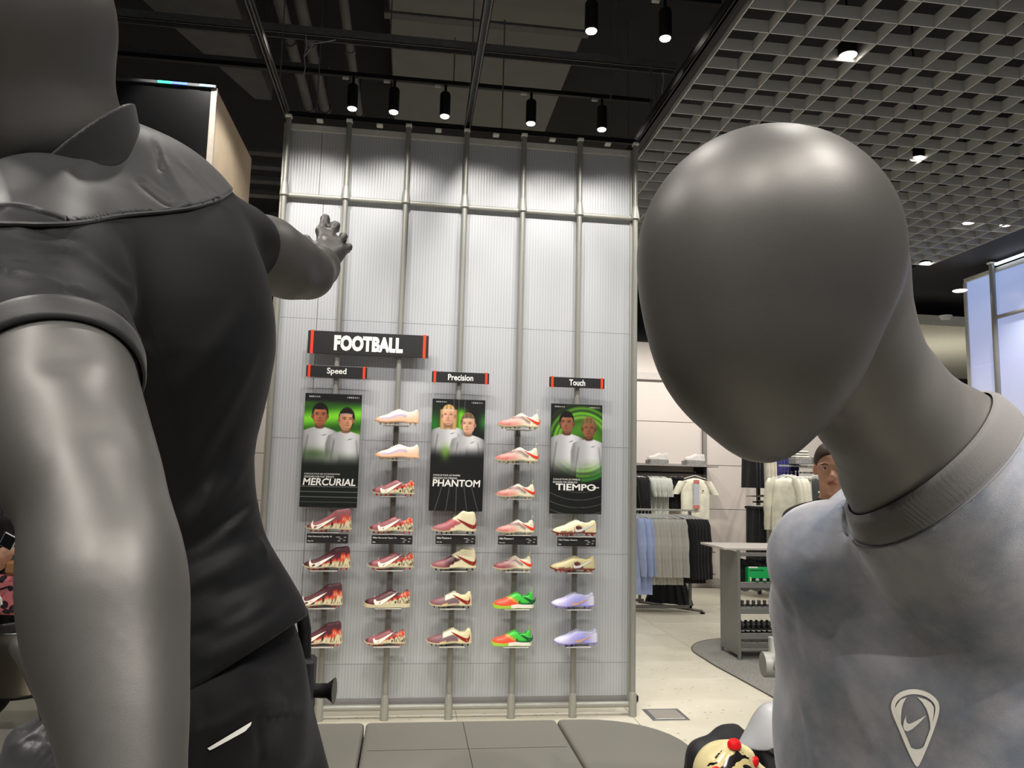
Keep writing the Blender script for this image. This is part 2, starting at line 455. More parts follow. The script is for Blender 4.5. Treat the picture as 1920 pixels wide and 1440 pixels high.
# wall boards between their joints, up to the black band overhead
xs = [-6.9, -5.5, -4.1, -2.7, -1.3, .1, 1.5, 2.9, 4.28, 5.48, 6.7, 7.58]
zs = [.12, .62, 1.18, 1.86, 2.52, 3.2, 3.78]
for a, b in zip(xs[:-1], xs[1:]):
    for c, d in zip(zs[:-1], zs[1:]):
        bm_ = MB().box(a+.004, b-.004, 6.235, 6.262, c+.004, d-.004, .002).build('panel', M_wall, WALL)
MB().box(-7, 7.6, 6.16, 6.27, 3.78, 5.3).build('black_band', mat('band_paint', (14, 14, 14), .8), WALL)
MB().box(-7, 7.6, 6.20, 6.262, 0, .12).build('plinth', mat('plinth_paint', (188, 180, 172), .6), WALL)
MB().box(-7, 7.6, 6.17, 6.236, 3.17, 3.28).build('ledge_trim', mat('ledge_paint', (196, 190, 184), .5), WALL)
# side walls that close the shop off
o = MB().box(-7.1, -7, -9, 6.4, 0, 5.3).build('wall_left', mat('sidewall_paint', (60, 58, 56), .8)); tag(o, kind='structure')
# black bulkhead right of the ceiling grid, white soffit beyond it and the dark wall under that
o = MB().box(6.72, 11, -9, 6.2, 4.16, 4.3).build('trim_1', mat('bulkhead_paint', (20, 20, 21), .75)); tag(o, kind='structure')
o = MB().box(7.62, 14, 4.2, 9, 3.82, 3.96).build('trim_2', mat('soffit_paint', (226, 222, 200), .6)); tag(o, kind='structure')
o = MB().box(7.62, 14, 8.9, 9.0, 0, 3.9).build('wall_right', mat('darkwall_paint', (30, 29, 27), .8)); tag(o, kind='structure')
o = MB().box(7.6, 14, 6.3, 9, -.12, -.004).build('trim_3', M_floor); tag(o, kind='structure')
spot((9.2, 5.6, 2.2), (9.2, 6.2, 3.9), 60, 140, .8, .2)

# ------------------------------------------------------------------ the partition of polycarbonate sheets on a tube frame
S = .42; HT = 4.072; TIER = 3.534
PART = thing('partition_wall', (1.26, 0, 0), 'tall ribbed translucent polycarbonate partition on grey tube frame behind the football boots', 'partition')
def loc0(o, root):  # shapes are given in world metres: bring them to their thing's own frame
    me = o.data
    M = Matrix.Translation(root.location) @ root.rotation_euler.to_matrix().to_4x4()
    me.transform(M.inverted()); me.update(); return o
XP = [k*S for k in range(7)]
for k, x in enumerate(XP):
    m = MB(); r = .019
    m.tube([(x, -.045, .05), (x, -.045, HT+.005)], r, 16)
    pl_ = loc0(m.build('pole', M_pole, PART, True), PART)
    # foot socket and the flared tee where the cross rail meets the pole
    m = MB().lathe([(r+.001, .16), (r+.006, .15), (r+.008, .09), (r+.008, 0), (.02, 0)][::-1], (x, -.045, 0), 16)
    loc0(m.build('foot_socket', M_rail, pl_, True), PART)
    m = MB().lathe([(r+.001, TIER+.075), (r+.004, TIER+.06), (r+.012, TIER+.005), (r+.013, TIER-.02), (r+.002, TIER-.025)][::-1], (x, -.045, 0), 16)
    loc0(m.build('tee_joint', M_rail, pl_, True), PART)
    m = MB().box(x-.022, x+.022, -.07, -.02, HT+.008, HT+.03, .004); m.tube([(x, -.045, HT), (x, -.045, HT+.012)], .008, 8)
    loc0(m.build('top_clip', M_white, pl_), PART)
    if k < 6:
        m = MB().box(x+.19, x+.235, -.05, -.005, HT+.004, HT+.022, .004); loc0(m.build('top_clip', M_white, PART), PART)
    if k < 6:
        m = MB().tube([(x+r, -.03, TIER-.01), (x+S-r, -.03, TIER-.01)], .017, 12)
        loc0(m.build('cross_rail', M_rail, PART, True), PART)
        m = MB().tube([(x+r, -.03, .075), (x+S-r, -.03, .075)], .02, 12)
        loc0(m.build('foot_rail', M_rail, PART, True), PART)
MB_ = MB().box(-.03, 2.53, -.012, .03, HT-.06, HT-.012, .003); loc0(MB_.build('head_rail', mat('rail_light', (196, 196, 188), .5), PART), PART)
for x in (-.035, 2.49):
    m = MB().box(x, x+.03, -.015, .03, .05, HT-.012, .003); loc0(m.build('edge_post', M_rail, PART), PART)
m = MB().box(-.03, 2.53, .0, .02, .085, .125, .002); loc0(m.build('sheet_channel', mat('channel_metal', (140, 138, 136), .5), PART), PART)
# sheets: each bay is filled with separate sheets that leave thin joints
ZS = [.125, .345, 1.08, 1.83, 2.66, TIER-.05, HT-.06]
for k in range(6):
    for a, b in zip(ZS[:-1], ZS[1:]):
        if k == 0 and b < HT-.1: spans = [(XP[0]-.005, XP[0]+.262), (XP[0]+.265, XP[1])]
        elif k == 0: spans = [(XP[0]-.005, XP[0]+.228), (XP[0]+.231, XP[1])]
        else: spans = [(XP[k], XP[k+1])]
        for x0, x1 in spans:
            m = MB().box(x0+.0006, x1-.0006, .0, .012, a+.0010, b-.0010); loc0(m.build('panel', M_poly, PART), PART)
m = MB()
for z in ZS[1:5]: m.box(-.01, 2.53, .013, .02, z-.012, z+.012)
m.box(.225, .275, .0125, .016, .13, 4.0)
loc0(m.build('joint_strip', mat('joint_strip', (176, 176, 180), .6), PART), PART)
# black strut foot that props the partition from behind at its right end
m = MB().tube([(2.50, .06, .55), (2.60, .30, .05)], .02, 8).box(2.55, 2.66, .27, .36, 0, .05, .01)
loc0(m.build('brace_foot', M_blackmetal, PART), PART)

# ------------------------------------------------------------------ overhead: struts, tracks, lamps, pipes, duct
def beam(name, label, x0, x1, y0, y1, z0, z1, slots=None, m=M_strut, cat='strut'):
    b = MB()
    t = .004
    cx, cy, cz = (x0+x1)/2, (y0+y1)/2, z0
    # open channel: web and two lips
    lx = (x1-x0) > (y1-y0)
    b.box(x0-cx, x1-cx, y0-cy, y1-cy, z1-z0-t, z1-z0)
    if lx:
        b.box(x0-cx, x1-cx, y0-cy, y0-cy+t, 0, z1-z0-t); b.box(x0-cx, x1-cx, y1-cy-t, y1-cy, 0, z1-z0-t)
        b.box(x0-cx, x1-cx, y0-cy, y0-cy+.012, 0, t); b.box(x0-cx, x1-cx, y1-cy-.012, y1-cy, 0, t)
    else:
        b.box(x0-cx, x0-cx+t, y0-cy, y1-cy, 0, z1-z0-t); b.box(x1-cx-t, x1-cx, y0-cy, y1-cy, 0, z1-z0-t)
        b.box(x0-cx, x0-cx+.012, y0-cy, y1-cy, 0, t); b.box(x1-cx-.012, x1-cx, y0-cy, y1-cy, 0, t)
    o = b.build(name, m); o.location = (cx, cy, cz)
    tag(o, label, cat)
    # hangers to the slab
    for e in (-.42, .1, .42):
        hx = (x1-x0)*e if lx else 0; hy = 0 if lx else (y1-y0)*e
        MB().tube([(hx, hy, z1-z0), (hx, hy, 5.3-cz)], .005, 6).build('hanger_rod', M_strut, o)
    return o
beam('strut_channel', 'grey steel strut running forward from the top of the partition, leftmost', -.04, .0, -4.6, .02, HT+.03, HT+.075)
beam('strut_channel', 'grey steel strut running forward from the middle of the partition top', 1.235, 1.285, -4.6, .02, HT+.03, HT+.075)
beam('strut_channel', 'dark steel strut along the left edge of the ceiling grid', 2.52, 2.56, -4.6, .02, HT+.03, HT+.08, m=M_blackmetal)
beam('head_channel', 'black double channel along the top of the partition', -.02, 2.54, -.03, .0, HT+.035, HT+.07, m=M_blackmetal)
beam('cable_tray', 'perforated grey cable tray crossing the dark ceiling in front', -2.4, 2.75, -.30, -.22, 4.57, 4.63)
beam('cable_tray', 'thin dark tray crossing the ceiling at far left behind', -6.0, .2, .36, .42, 4.66, 4.72)
TL = []
def lamp(x, y, zb, label, hang, tilt=0., group=None):
    """cylindrical track head whose lens sits at height zb"""
    t = thing('track_light', (x, y, zb), label, 'track light', group)
    m = MB().lathe([(.034, .0), (.039, .004), (.041, .02), (.041, .17), (.036, .185), (.0, .187)], n=20); hs = m.build('housing', M_blackmetal, t, True)
    MB().lathe([(.0, .003), (.033, .003), (.034, .0), (.034, -.003), (.030, -.009), (.0, -.012)][::-1], n=20).build('lens', M_lamp, hs, True)
    m = MB().tube([(0, 0, .185), (0, 0, hang)], .011, 8); m.build('stem', M_blackmetal, t)
    MB().box(-.085, -.035, -.015, .015, hang-.02, hang, .004).build('adapter', mat('adapter_white', (180, 180, 176), .5), t)
    return t
def track(name, label, x0, x1, y, z):
    o = MB().box(x0, x1, y-.018, y+.018, z, z+.035, .003).build(name, M_blackmetal); tag(o, label, 'lighting track')
    n = max(2, int((x1-x0)/1.4)+1)
    for i in range(n):
        xx = x0+.2+(x1-x0-.4)*i/(n-1)
        MB().tube([(xx, y, z+.03), (xx, y, 5.3)], .005, 6).build('hanger_rod', M_strut, o)
    return o
track('lighting_track', 'long black lighting track above the polycarbonate partition', -3.2, 2.75, .285, 4.60)
nm = ['leftmost', 'second from left', 'third from left', 'fourth from left', 'rightmost']
for i, x in enumerate((.402, .713, 1.103, 1.774, 2.342)):
    lamp(x, .285, 4.35, 'lit black spotlight over the partition, '+nm[i]+' of the row of five', .25)
track('lighting_track', 'black lighting track at the upper edge, in front of the partition', -1.2, 2.75, -1.10, 4.55)
lamp(1.928, -1.1, 4.3, 'lit black spotlight near the top edge, left of the pair beside the grid', .25)
lamp(2.392, -1.1, 4.3, 'lit black spotlight near the top edge, right of the pair beside the grid', .25)
def pipe(label, pts, r, m=M_darkpipe):
    o = MB().tube(pts, r, 14).build('ceiling_pipe', m, None, True); tag(o, label, 'pipe'); 
    p0, p1 = Vector(pts[0]), Vector(pts[-1])
    for f in (.55, .8):
        q = p0.lerp(p1, f); d = (p1-p0).normalized()
        MB().tube([q-d*.03, q+d*.03], r*1.18, 14).build('pipe_clamp', M_strut, o, True)
    MB().tube([p1-(p1-p0).normalized()*.05, p1], r*1.3, 14).build('pipe_end', M_strut, o, True)
    MB().tube([p1-(p1-p0).normalized()*.03, Vector((p1.x, p1.y-.03, 5.3))], .008, 8).build('hanger_rod', M_strut, o)
    return o
pipe('grey ceiling pipe, left one of the close pair', [(-.10, -4, 4.9), (-.10, 1.5, 4.9)], .045)
pipe('grey ceiling pipe, right one of the close pair', [(.045, -4, 4.9), (.045, 1.5, 4.9)], .045)
pipe('single grey ceiling pipe left of the wide flat duct', [(.35, -4, 4.9), (.35, 1.55, 4.9)], .036)
DU = thing('air_duct', (1.4, .6, 5.0), 'wide flat dark grey duct on the ceiling above the partition', 'duct')
for (y0, y1) in ((-4.2, .02), (.10, 1.8)):
    loc0(MB().box(.66, 2.14, y0, y1, 5.0, 5.28, .01).build('duct_section', M_duct, DU), DU)
loc0(MB().box(.62, 2.18, .02, .10, 4.985, 5.3, .004).build('flange', M_strut, DU), DU)
# slanting duct and louvres at the left of the partition
DL = thing('air_duct', (-.9, 2.6, 4.2), 'dark slanting duct with grille left of the partition top', 'duct')
for i in range(4): loc0(MB().box(-.7, .3, 1.9, 2.0, 4.62-.14*i, 4.67-.14*i, .005).build('louvre', M_strut, DL), DL)
m = MB().loft([[(-.5, 2.1, 4.1), (-.2, 2.1, 4.1), (-.2, 2.4, 4.1), (-.5, 2.4, 4.1)], [(.0, 2.1, 3.1), (.3, 2.1, 3.1), (.3, 2.4, 3.1), (.0, 2.4, 3.1)]])
loc0(m.build('duct_section', M_darkpipe, DL), DL)
for i, z in enumerate((3.55, 3.3)):
    beam('cable_tray', ['lower', 'lowest'][i]+' dark tray crossing left of the partition behind the far shoulder', -3.0, .1, 2.0+.12*i, 2.05+.12*i, z, z+.05)
DW = thing('air_duct', (-1.1, 1.2, 4.9), 'dark tapered duct on the ceiling at upper left', 'duct')
m = MB().loft([[(-1.2, 0, 5.0), (-.45, 0, 5.0), (-.45, 0, 5.28), (-1.2, 0, 5.28)], [(-.6, 1.6, 5.0), (-.45, 1.6, 5.0), (-.45, 1.6, 5.28), (-.6, 1.6, 5.28)]])
loc0(m.build('duct_section', M_darkpipe, DW), DW)
# hanging steel cables
for i, (cx, cy, px_, label) in enumerate(((.12, -.28, 0, 'thin looped cable hanging from the cable tray beside the pipe pair'), (1.27+.02, -.26, 0, 'short thin cable hanging from the cable tray before the wide duct'), (2.66, -.25, 0, 'short thin cable hanging from the right end of the cable tray'))):
    m = MB().tube([(cx, cy, 4.57), (cx+.008, cy, 4.5), (cx-.004, cy, 4.42), (cx+.01, cy, 4.34), (cx, cy, 4.28)], .0035, 6)
    if i == 0: m.tube([(cx, cy, 4.42), (cx+.06, cy, 4.52), (cx+.13, cy+.02, 4.55), (cx+.2, cy+.03, 4.58)], .0035, 6)
    tag(m.build('hanging_cable', mat('cable', (150, 150, 150), .5), None, True), label, 'cable')

# open cell ceiling
GX = [2.622+.2145*i for i in range(20)]; GY = [-3.77+.2005*i for i in range(32)]
GR = thing('ceiling_grid', (4.6, -.6, 4.1), 'large light grey open cell grid hung under the black ceiling at upper right', 'ceiling grid')
for i, x in enumerate(GX):
    loc0(MB().box(x-.0035, x+.0035, GY[0], GY[-1], 4.1, 4.172).build('blade', M_grid, GR), GR)
for i, y in enumerate(GY):
    loc0(MB().box(GX[0], GX[-1], y-.0035, y+.0035, 4.1, 4.172).build('blade', M_grid, GR), GR)
loc0(MB().box(GX[0]-.06, GX[0]-.02, GY[0], GY[-1], 4.12, 4.24).build('edge_channel', M_blackmetal, GR), GR)
m = MB()
for x in GX[1::3]:
    for y in GY[1::4]: m.tube([(x, y, 4.17), (x, y, 5.3)], .003, 5)
loc0(m.build('suspension_wires', M_strut, GR), GR); GR.children[-1]['kind'] = 'stuff'
def downlight(x, y, label):
    t = thing('downlight', (x, y, 4.12), label, 'downlight')
    MB().lathe([(.05, .0), (.055, .005), (.055, .16), (.0, .165)], n=20).build('housing', M_blackmetal, t, True)
    hs = t.children[0]
    MB().lathe([(.0, -.006), (.047, -.003), (.05, 0), (.049, .004), (.0, .004)], n=20).build('lens', M_lamp, hs, True)
    MB().tube([(0, 0, .16), (0, 0, 1.18)], .008, 6).build('stem', M_blackmetal, t)
for (q, lb) in (((1590, 104), 'large lit downlight in the ceiling grid above the bald mannequin head'), ((1720, 297), 'lit downlight in the grid just right of the bald mannequin head'),
          ((1885, 422), 'lit downlight at the far right edge of the ceiling grid'), ((1816, 418), 'slim lit downlight sliver seen edge on in the far ceiling grid')):
    g = AT(*q, z=4.12); downlight(g[0], g[1], lb)
g = AT(1720, 492, z=4.12); downlight(g[0]+.1, g[1], 'small lit downlight in the black bulkhead behind the mannequin head')
g = AT(1800, 548, z=3.8); t = thing('soffit_light', (g[0], g[1], 3.82), 'lit recessed lamp in the white soffit beside the blue lit wall', 'downlight')
MB().lathe([(.0, -.012), (.06, -.01), (.075, 0), (.0, .0)], n=20).build('lens', M_lamp, t, True)
g = AT(1773, 592, z=3.82); t = thing('smoke_detector', (g[0], g[1], 3.82), 'round white detector on the white soffit at right', 'detector')
MB().lathe([(.0, -.05), (.06, -.045), (.07, -.02), (.08, 0), (.0, .0)], n=20).build('cover', M_white, t, True)

# backlit wall of polycarbonate at the right, a run at right angles to the partition
LW = thing('lit_wall', (7.4, 0, 0), 'bluish backlit polycarbonate wall on grey posts at far right', 'partition')
def litpoly():
    m = polycarb('backlit_sheet', (190, 200, 225), .5, .1); nt = m.node_tree; b = nt.nodes['Principled BSDF']
    tc = nt.nodes.new('ShaderNodeTexCoord'); sx = nt.nodes.new('ShaderNodeSeparateXYZ'); nt.links.new(tc.outputs['Object'], sx.inputs[0])
    r = nt.nodes.new('ShaderNodeValToRGB'); e = r.color_ramp.elements
    mr = nt.nodes.new('ShaderNodeMapRange'); mr.inputs[1].default_value = 1.8; mr.inputs[2].default_value = 4.0
    nt.links.new(sx.outputs[2], mr.inputs[0]); nt.links.new(mr.outputs[0], r.inputs['Fac'])
    e[0].color = rgba((205, 200, 205)); e[1].color = rgba((150, 170, 215)); k = e.new(.5); k.color = rgba((178, 180, 212))
    nt.links.new(r.outputs['Color'], b.inputs['Emission Color']); b.inputs['Emission Strength'].default_value = .75
    return m
M_lit = litpoly()
ly = [2.75, 2.30, 1.68, 1.06, .44, -.2]
for i in range(1, 6):
    loc0(MB().tube([(7.36, ly[i], .0), (7.36, ly[i], 4.12)], .03, 12).build('post', M_pole, LW, True), LW)
    loc0(MB().box(7.32, 7.40, ly[i]-.03, ly[i]+.03, 4.12, 4.135).build('post_cap', M_white, LW), LW)
    if i < 5:
        loc0(MB().tube([(7.36, ly[i], 3.50), (7.36, ly[i+1], 3.50)], .022, 10).build('cross_rail', M_pole, LW, True), LW)
        loc0(MB().tube([(7.36, ly[i+1]+.03, 3.50), (7.36, ly[i+1]+.1, 3.50)], .03, 10).build('rail_collar', M_pole, LW, True), LW)
for a, b in zip(ly[:-1], ly[1:]):
    for c, d in ((.1, 1.9), (1.9, 3.0), (3.0, 4.02)):
        loc0(MB().box(7.40, 7.42, b+.002, a-.002, c+.002, d-.002).build('panel', M_lit, LW), LW)
loc0(MB().box(7.38, 7.43, -.2, 2.78, 4.02, 4.07, .004).build('head_rail', mat('rail_light', (196, 196, 188), .5), LW), LW)
loc0(MB().box(7.385, 7.425, 2.75, 2.80, .0, 4.02, .004).build('edge_post', mat('rail_light', (196, 196, 188), .5), LW), LW)
for a, b in zip(ly[1:-1], ly[2:]):
    loc0(MB().box(7.34, 7.37, b+.06, a-.06, 4.085, 4.11, .004).build('light_strip', mat('strip_light', (240, 246, 255), .5, emit=(225, 238, 255), estr=4.), LW), LW)

# tall display tower at left, plywood side and black screen face
TW = thing('display_tower', (-.75, -.25, 0), 'tall black display tower with pale plywood side left of the partition', 'display')
loc0(MB().box(-.93, -.335, -.776, .275, 0, 3.9).build('carcass', mat('tower_black', (14, 14, 15), .3), TW), TW)
loc0(MB().box(-.335, -.305, -.75, .275, 0, 3.89, .002).build('side_panel', M_ply, TW), TW)
loc0(MB().box(-.335, -.300, -.778, -.748, 0, 3.892, .002).build('front_edge', mat('ply_front', (176, 168, 156), .6), TW), TW)
loc0(MB().box(-.93, -.305, -.79, -.776, 3.885, 3.905, .002).build('screen_bezel', mat('bezel', (70, 72, 74), .4), TW), TW)
for i, (x0, x1, c) in enumerate(((-.64, -.56, (40, 235, 150)), (-.56, -.47, (60, 90, 245)), (-.40, -.32, (110, 170, 190)))):
    loc0(MB().box(x0, x1, -.794, -.789, 3.888, 3.902).build('screen_edge_glow', mat('glow_%d' % i, c, .5, emit=c, estr=1.6 if i < 2 else .5), TW), TW)

# ------------------------------------------------------------------ signs and posters on the partition
YS = -.075
def sign(name, label, x0, x1, z0, z1, txt, th, tw, bold, poles, shear=0.):
    cx, cz = (x0+x1)/2, (z0+z1)/2
    t = thing(name, (cx, YS, cz), label, 'sign')
    W, H = (x1-x0)/2, (z1-z0)/2
    MB().box(-W, W, -.012, .0, -H, H, .002).build('board', M_black, t)
    s = .020 if H > .06 else .017
    off = .028 if H > .06 else .020
    for sx in (-1, 1):
        xx = sx*(W-off)
        MB().box(xx-s/2, xx+s/2, -.016, -.0115, -H-.004, H+.004, .001).build('stripe', M_red, t)
    text_mesh(txt, 'lettering', M_letter, t, 0, -.0145, 0, th, tw, bold, shear)
    for p in poles: MB().box(p-cx-.02, p-cx+.02, 0, .018, -H*.8, H*.8, .002).build('mount', M_blackmetal, t)
    return t
sign('category_sign', 'wide black sign reading FOOTBALL between two red stripes', .222, 1.038, 2.405, 2.562, 'FOOTBALL', .108, .465, .062, (.42, .84))
sign('section_sign', 'small black sign reading Speed with red end stripes', .222, .628, 2.245, 2.322, 'Speed', .052, .13, .02, (.42,))
sign('section_sign', 'small black sign reading Precision with red end stripes', 1.069, 1.466, 2.241, 2.316, 'Precision', .043, .175, .02, (1.26,))
sign('section_sign', 'small black sign reading Touch with red end stripes', 1.893, 2.290, 2.240, 2.312, 'Touch', .043, .115, .02, (2.1,))

def sm(a, b, x): t = np.clip((x-a)/(b-a), 0, 1); return t*t*(3-2*t)
def paint(kind, nx, ny, asp):
    """flat printed picture: rows run down, u across 0..1, v down in units of the width"""
    u, v = np.meshgrid(np.linspace(0, 1, nx), np.linspace(0, asp, ny))
    img = np.zeros((ny, nx, 3)); img[:] = (20, 21, 22)
    def over(mask, c):
        nonlocal img
        c = np.asarray(c, float)
        if c.ndim == 1: c = np.broadcast_to(c, img.shape)
        img = img*(1-mask[..., None])+c*mask[..., None]
    nse = lambda k, s: np.sin(u*k*1.3+v*k*.7+s)*np.sin(v*k*1.9-u*k*.4+s*2)
    if kind == 0:
        band = .5+.5*np.sin(v*17+u*1.5+.6*np.sin(v*7))
        g = np.stack([60+70*band, 150+70*band, 30+20*band], -1)
        mk = sm(.10, .22, v)*(1-sm(.95, 1.25, v))*(.55+.45*band)
        over(mk, g); over(sm(.75, 1.15, v)*.8, (18, 26, 18))
        ppl = [(.277, .385, .170, (176, 108, 76), (22, 17, 14), 0, 'short'), (.74, .455, .168, (206, 146, 112), (30, 20, 16), .5, 'tied')]
        fade = (1.0, 1.32)
    elif kind == 1:
        mk = np.exp(-((u-.55)/.09)**2)*sm(.1, .3, v)*(1-sm(.5, .85, v))
        over(mk, (110, 205, 30)); over(np.exp(-((u-.05)/.16)**2)*np.exp(-((v-.5)/.25)**2)*.8, (40, 130, 40)); over(np.exp(-((u-1.)/.1)**2)*np.exp(-((v-.42)/.16)**2)*.8, (50, 140, 40))
        ppl = [(.31, .30, .165, (222, 168, 138), (205, 165, 105), -.2, 'long'), (.69, .46, .165, (224, 172, 142), (120, 96, 70), -.5, 'tied')]
        fade = (.85, 1.12)
    else:
        rr = np.hypot(u-.62, (v-.72)); rg = np.exp(-((rr-.57)/.13)**2)*(.6+.4*np.sin(rr*60))
        over(np.clip(rg, 0, 1)*(v < 1.5), (105, 190, 45)); over(np.exp(-((rr-.48)/.03)**2)*.6, (190, 235, 90)); over(np.exp(-((rr-.25)/.25)**2)*.75, (90, 165, 40))
        over(sm(.95, 1.4, v)*(u < .5)*.85, (18, 22, 18))
        ppl = [(.31, .355, .17, (150, 98, 72), (20, 15, 13), -.35, 'short'), (.74, .45, .168, (140, 88, 62), (120, 98, 60), 0, 'cap')]
        fade = (1.0, 1.42)
    for (cx, cy, s, skin, hair, face, hs) in ppl:
        skin = np.array(skin, float); hair = np.array(hair, float)
        X = (u-cx)/s; Y = (v-cy)/s
        # shirt: shoulders fall away from the neck
        top = 1.22+.30*np.clip(np.abs(X)-.45, 0, None)**1.3
        half = 1.75+.28*np.clip(Y-1.4, 0, 1.2)
        ms = sm(0, .12, Y-top)*(1-sm(half-.15, half+.1, np.abs(X)))*(1-sm(*fade, v))
        sh = 176+46*np.exp(-((X-.5)/.9)**2)-46*np.exp(-((np.abs(X)-1.15-.12*(Y-2))/.10)**2)*sm(1.9, 2.4, Y)-38*sm(1.2, 1.9, np.abs(X))
        over(ms, np.stack([sh, sh, sh+3], -1))
        if hs == 'long':
            mh = sm(0, .15, 1.05-np.abs(X)-.1*np.clip(Y-1, 0, 3))*(Y > -.6)*(1-sm(1.5, 1.75, Y)); over(mh, hair*(.85+.12*np.cos(X*9))[..., None])
        # neck
        mn = (1-sm(.42, .52, np.abs(X)))*(Y > .3)*(1-sm(1.40, 1.52, Y+.5*X*X)); over(mn, skin*.62)
        # hair mass behind
        if hs in ('tied', 'cap', 'short'):
            mh = 1-sm(.92, 1.06, np.hypot((X-.12*face)/.86, (Y+.16)/1.18)); over(mh, hair*(.8+.35*np.clip(-Y, 0, 1))[..., None])
        # head
        e = np.hypot((X+.06*face)/.74, (Y-.10)/(1.10))
        light = .70+.42*np.clip(.5+.55*(X*(-.55 if face <= 0 else .6))-.12*Y, 0, 1)
        mf = 1-sm(.93, 1.03, e)
        over(mf, skin*light[..., None]*1.12)
        # ears
        for sx in (-1, 1): over(1-sm(.12, .2, np.hypot((X-sx*.76), (Y-.15)/1.5)), skin*.7)
        fx = X-.32*face
        over(np.exp(-(((np.abs(fx)-.33)/.17)**2+((Y+.06)/.06)**2)*1.0)*mf*.9, skin*.22)      # eyes
        over(np.exp(-(((np.abs(fx)-.35)/.22)**2+((Y+.22)/.05)**2))*mf*.8, hair*.8)            # brows
        over(np.exp(-((fx/.13)**2+((Y-.36)/.07)**2))*mf*.7, skin*.45)                          # nose
        over(np.exp(-(((fx-.07)/.05)**2+((Y-.15)/.22)**2))*mf*.35, skin*.6)
        over(np.exp(-((fx/.27)**2+((Y-.62)/.065)**2))*mf*.8, np.array(skin)*.5+np.array((30, 4, 4)))   # mouth
        over(np.exp(-((fx/.4)**2+((Y-1.0)/.12)**2))*mf*.4, skin*.55)
        # hairline
        mt = sm(.0, .12, -Y-.52-.25*np.abs(X)**2*(-1 if hs != 'short' else .2))*(1-sm(.94, 1.02, np.hypot(X/.86, (Y+.12)/1.12)))
        over(mt, hair*(.95+.12*np.cos(X*14))[..., None])
        if hs == 'tied' or hs == 'long': over(np.exp(-(((Y+.62-.2*X*X)/.05)**2))*(np.abs(X) < .7)*.8, (225, 225, 225))
        # little mark on the chest of the shirt
        over(np.exp(-(((X-.5)/.2)**2+((Y-2.1+.35*(X-.5))/.05)**2))*ms*.7, (40, 40, 44))
    if kind == 1:
        over(np.exp(-((u-.27)/.08)**2)*np.exp(-((v-1.0)/.14)**2)*.7, (110, 170, 50))
    elif kind == 0:
        over(np.exp(-((u-.2)/.3)**2)*np.exp(-((v-1.08)/.1)**2)*.7, (50, 80, 30))
    else:
        over(np.exp(-((np.hypot(u-.62, v-.72)-.72)/.03)**2)*(v > 1.0)*(u > .6)*.8, (60, 150, 60)); over(np.exp(-((np.hypot(u-.62, v-.72)-.64)/.04)**2)*(v > .95)*(u > .75)*.5, (40, 110, 45))
    # fine lines in the lower part and the tiny credits at the top
    lw = .006
    if kind == 0:
        for q in (1.66, 1.75, 1.84, 1.93): over((np.abs(v-q) < lw)*.75, (130, 132, 134))
    elif kind == 1:
        for a in (-.42, -.2, 0, .22, .44):
            xx = .5+a*(.55+.5*(v-1.45)+.2*(v-1.45)**2)
            over((np.abs(u-xx) < lw)*sm(1.35, 1.65, v)*.6, (130, 132, 134))
        for a in (-.1, .0, .12): over((np.abs(u-.5-a*(1.0-.6*v)) < lw)*(1-sm(.15, .4, v))*.45, (130, 132, 134))
    else:
        for q in (.82, .97, 1.12, 1.27, 1.42):
            r2 = np.hypot(u-.55, (v-.75)*1.05); over((np.abs(r2-q) < lw)*(v > 1.62)*.6, (120, 122, 124))
    for (a, b) in ((.05, .26), (.74, .95)):
        over(((u > a) & (u < b) & (np.abs(v-.055) < .012))*(.5+.4*np.sign(np.sin(u*180))), (210, 212, 212))
    return np.clip(img, 0, 255)
def poster(x0, x1, z0, z1, kind, label, title, l1, l2, px_, th, tw, shear):
    cx, cz = (x0+x1)/2, (z0+z1)/2; W, H = (x1-x0)/2, (z1-z0)/2
    t = thing('poster', (cx, YS, cz), label, 'poster')
    MB().box(-W, W, -.010, 0, -H, H, .0015).build('board', M_black, t)
    nx, ny = 150, 310; asp = H/W
    img = paint(kind, nx, ny, asp)
    uu, vv = np.meshgrid(np.linspace(-W+.001, W-.001, nx), np.linspace(H-.001, -H+.001, ny))
    V = np.stack([uu.ravel(), np.full(nx*ny, -.0106), vv.ravel()], 1)
    i = np.arange(nx*ny).reshape(ny, nx)
    Fq = np.stack([i[:-1, :-1].ravel(), i[1:, :-1].ravel(), i[1:, 1:].ravel(), i[:-1, 1:].ravel()], 1)
    meshobj('printed_picture', V, Fq, vmat('poster_print', .45, .4), t, False, lin(img.reshape(-1, 3)))
    top = H
    vz = lambda v: H-v*2*W/ (2*H) * (2*H) / 1.0 if False else H-v*2*W/1.0
    text_mesh(l1, 'caption', M_letter, t, -W+.022, -.0118, vz(1.435), .0135, min(.30, .0080*len(l1)), .0, 0, 'LEFT')
    text_mesh(l2, 'caption', M_letter, t, -W+.022, -.0118, vz(1.485), .0125, min(.30, .0078*len(l2)), .0, 0, 'LEFT')
    text_mesh(title, 'title', M_letter, t, 0, -.0120, vz(1.575), th, tw, .022, shear)
    MB().box(px_-cx-.02, px_-cx+.02, 0, .02, H-.16, H-.08, .002).build('mount', M_blackmetal, t)
    MB().box(px_-cx-.02, px_-cx+.02, 0, .02, -H+.08, -H+.16, .002).build('mount', M_blackmetal, t)
    return t
poster(.226, .602, 1.373, 2.133, 0, 'poster reading MERCURIAL with two people on a bright green ground', 'MERCURIAL', 'CONÇUE POUR LES ACCÉLÉRATIONS', 'DESIGNED FOR FAST SPRINTS', .42, .048, .345, .12)
t1 = poster(1.080, 1.445, 1.364, 2.127, 1, 'mostly black poster reading PHANTOM with two fair people in white', 'PHANTOM', 'CONÇUE POUR LES FRAPPES', 'DESIGNED FOR STRIKING', 1.26, .048, .325, .05)
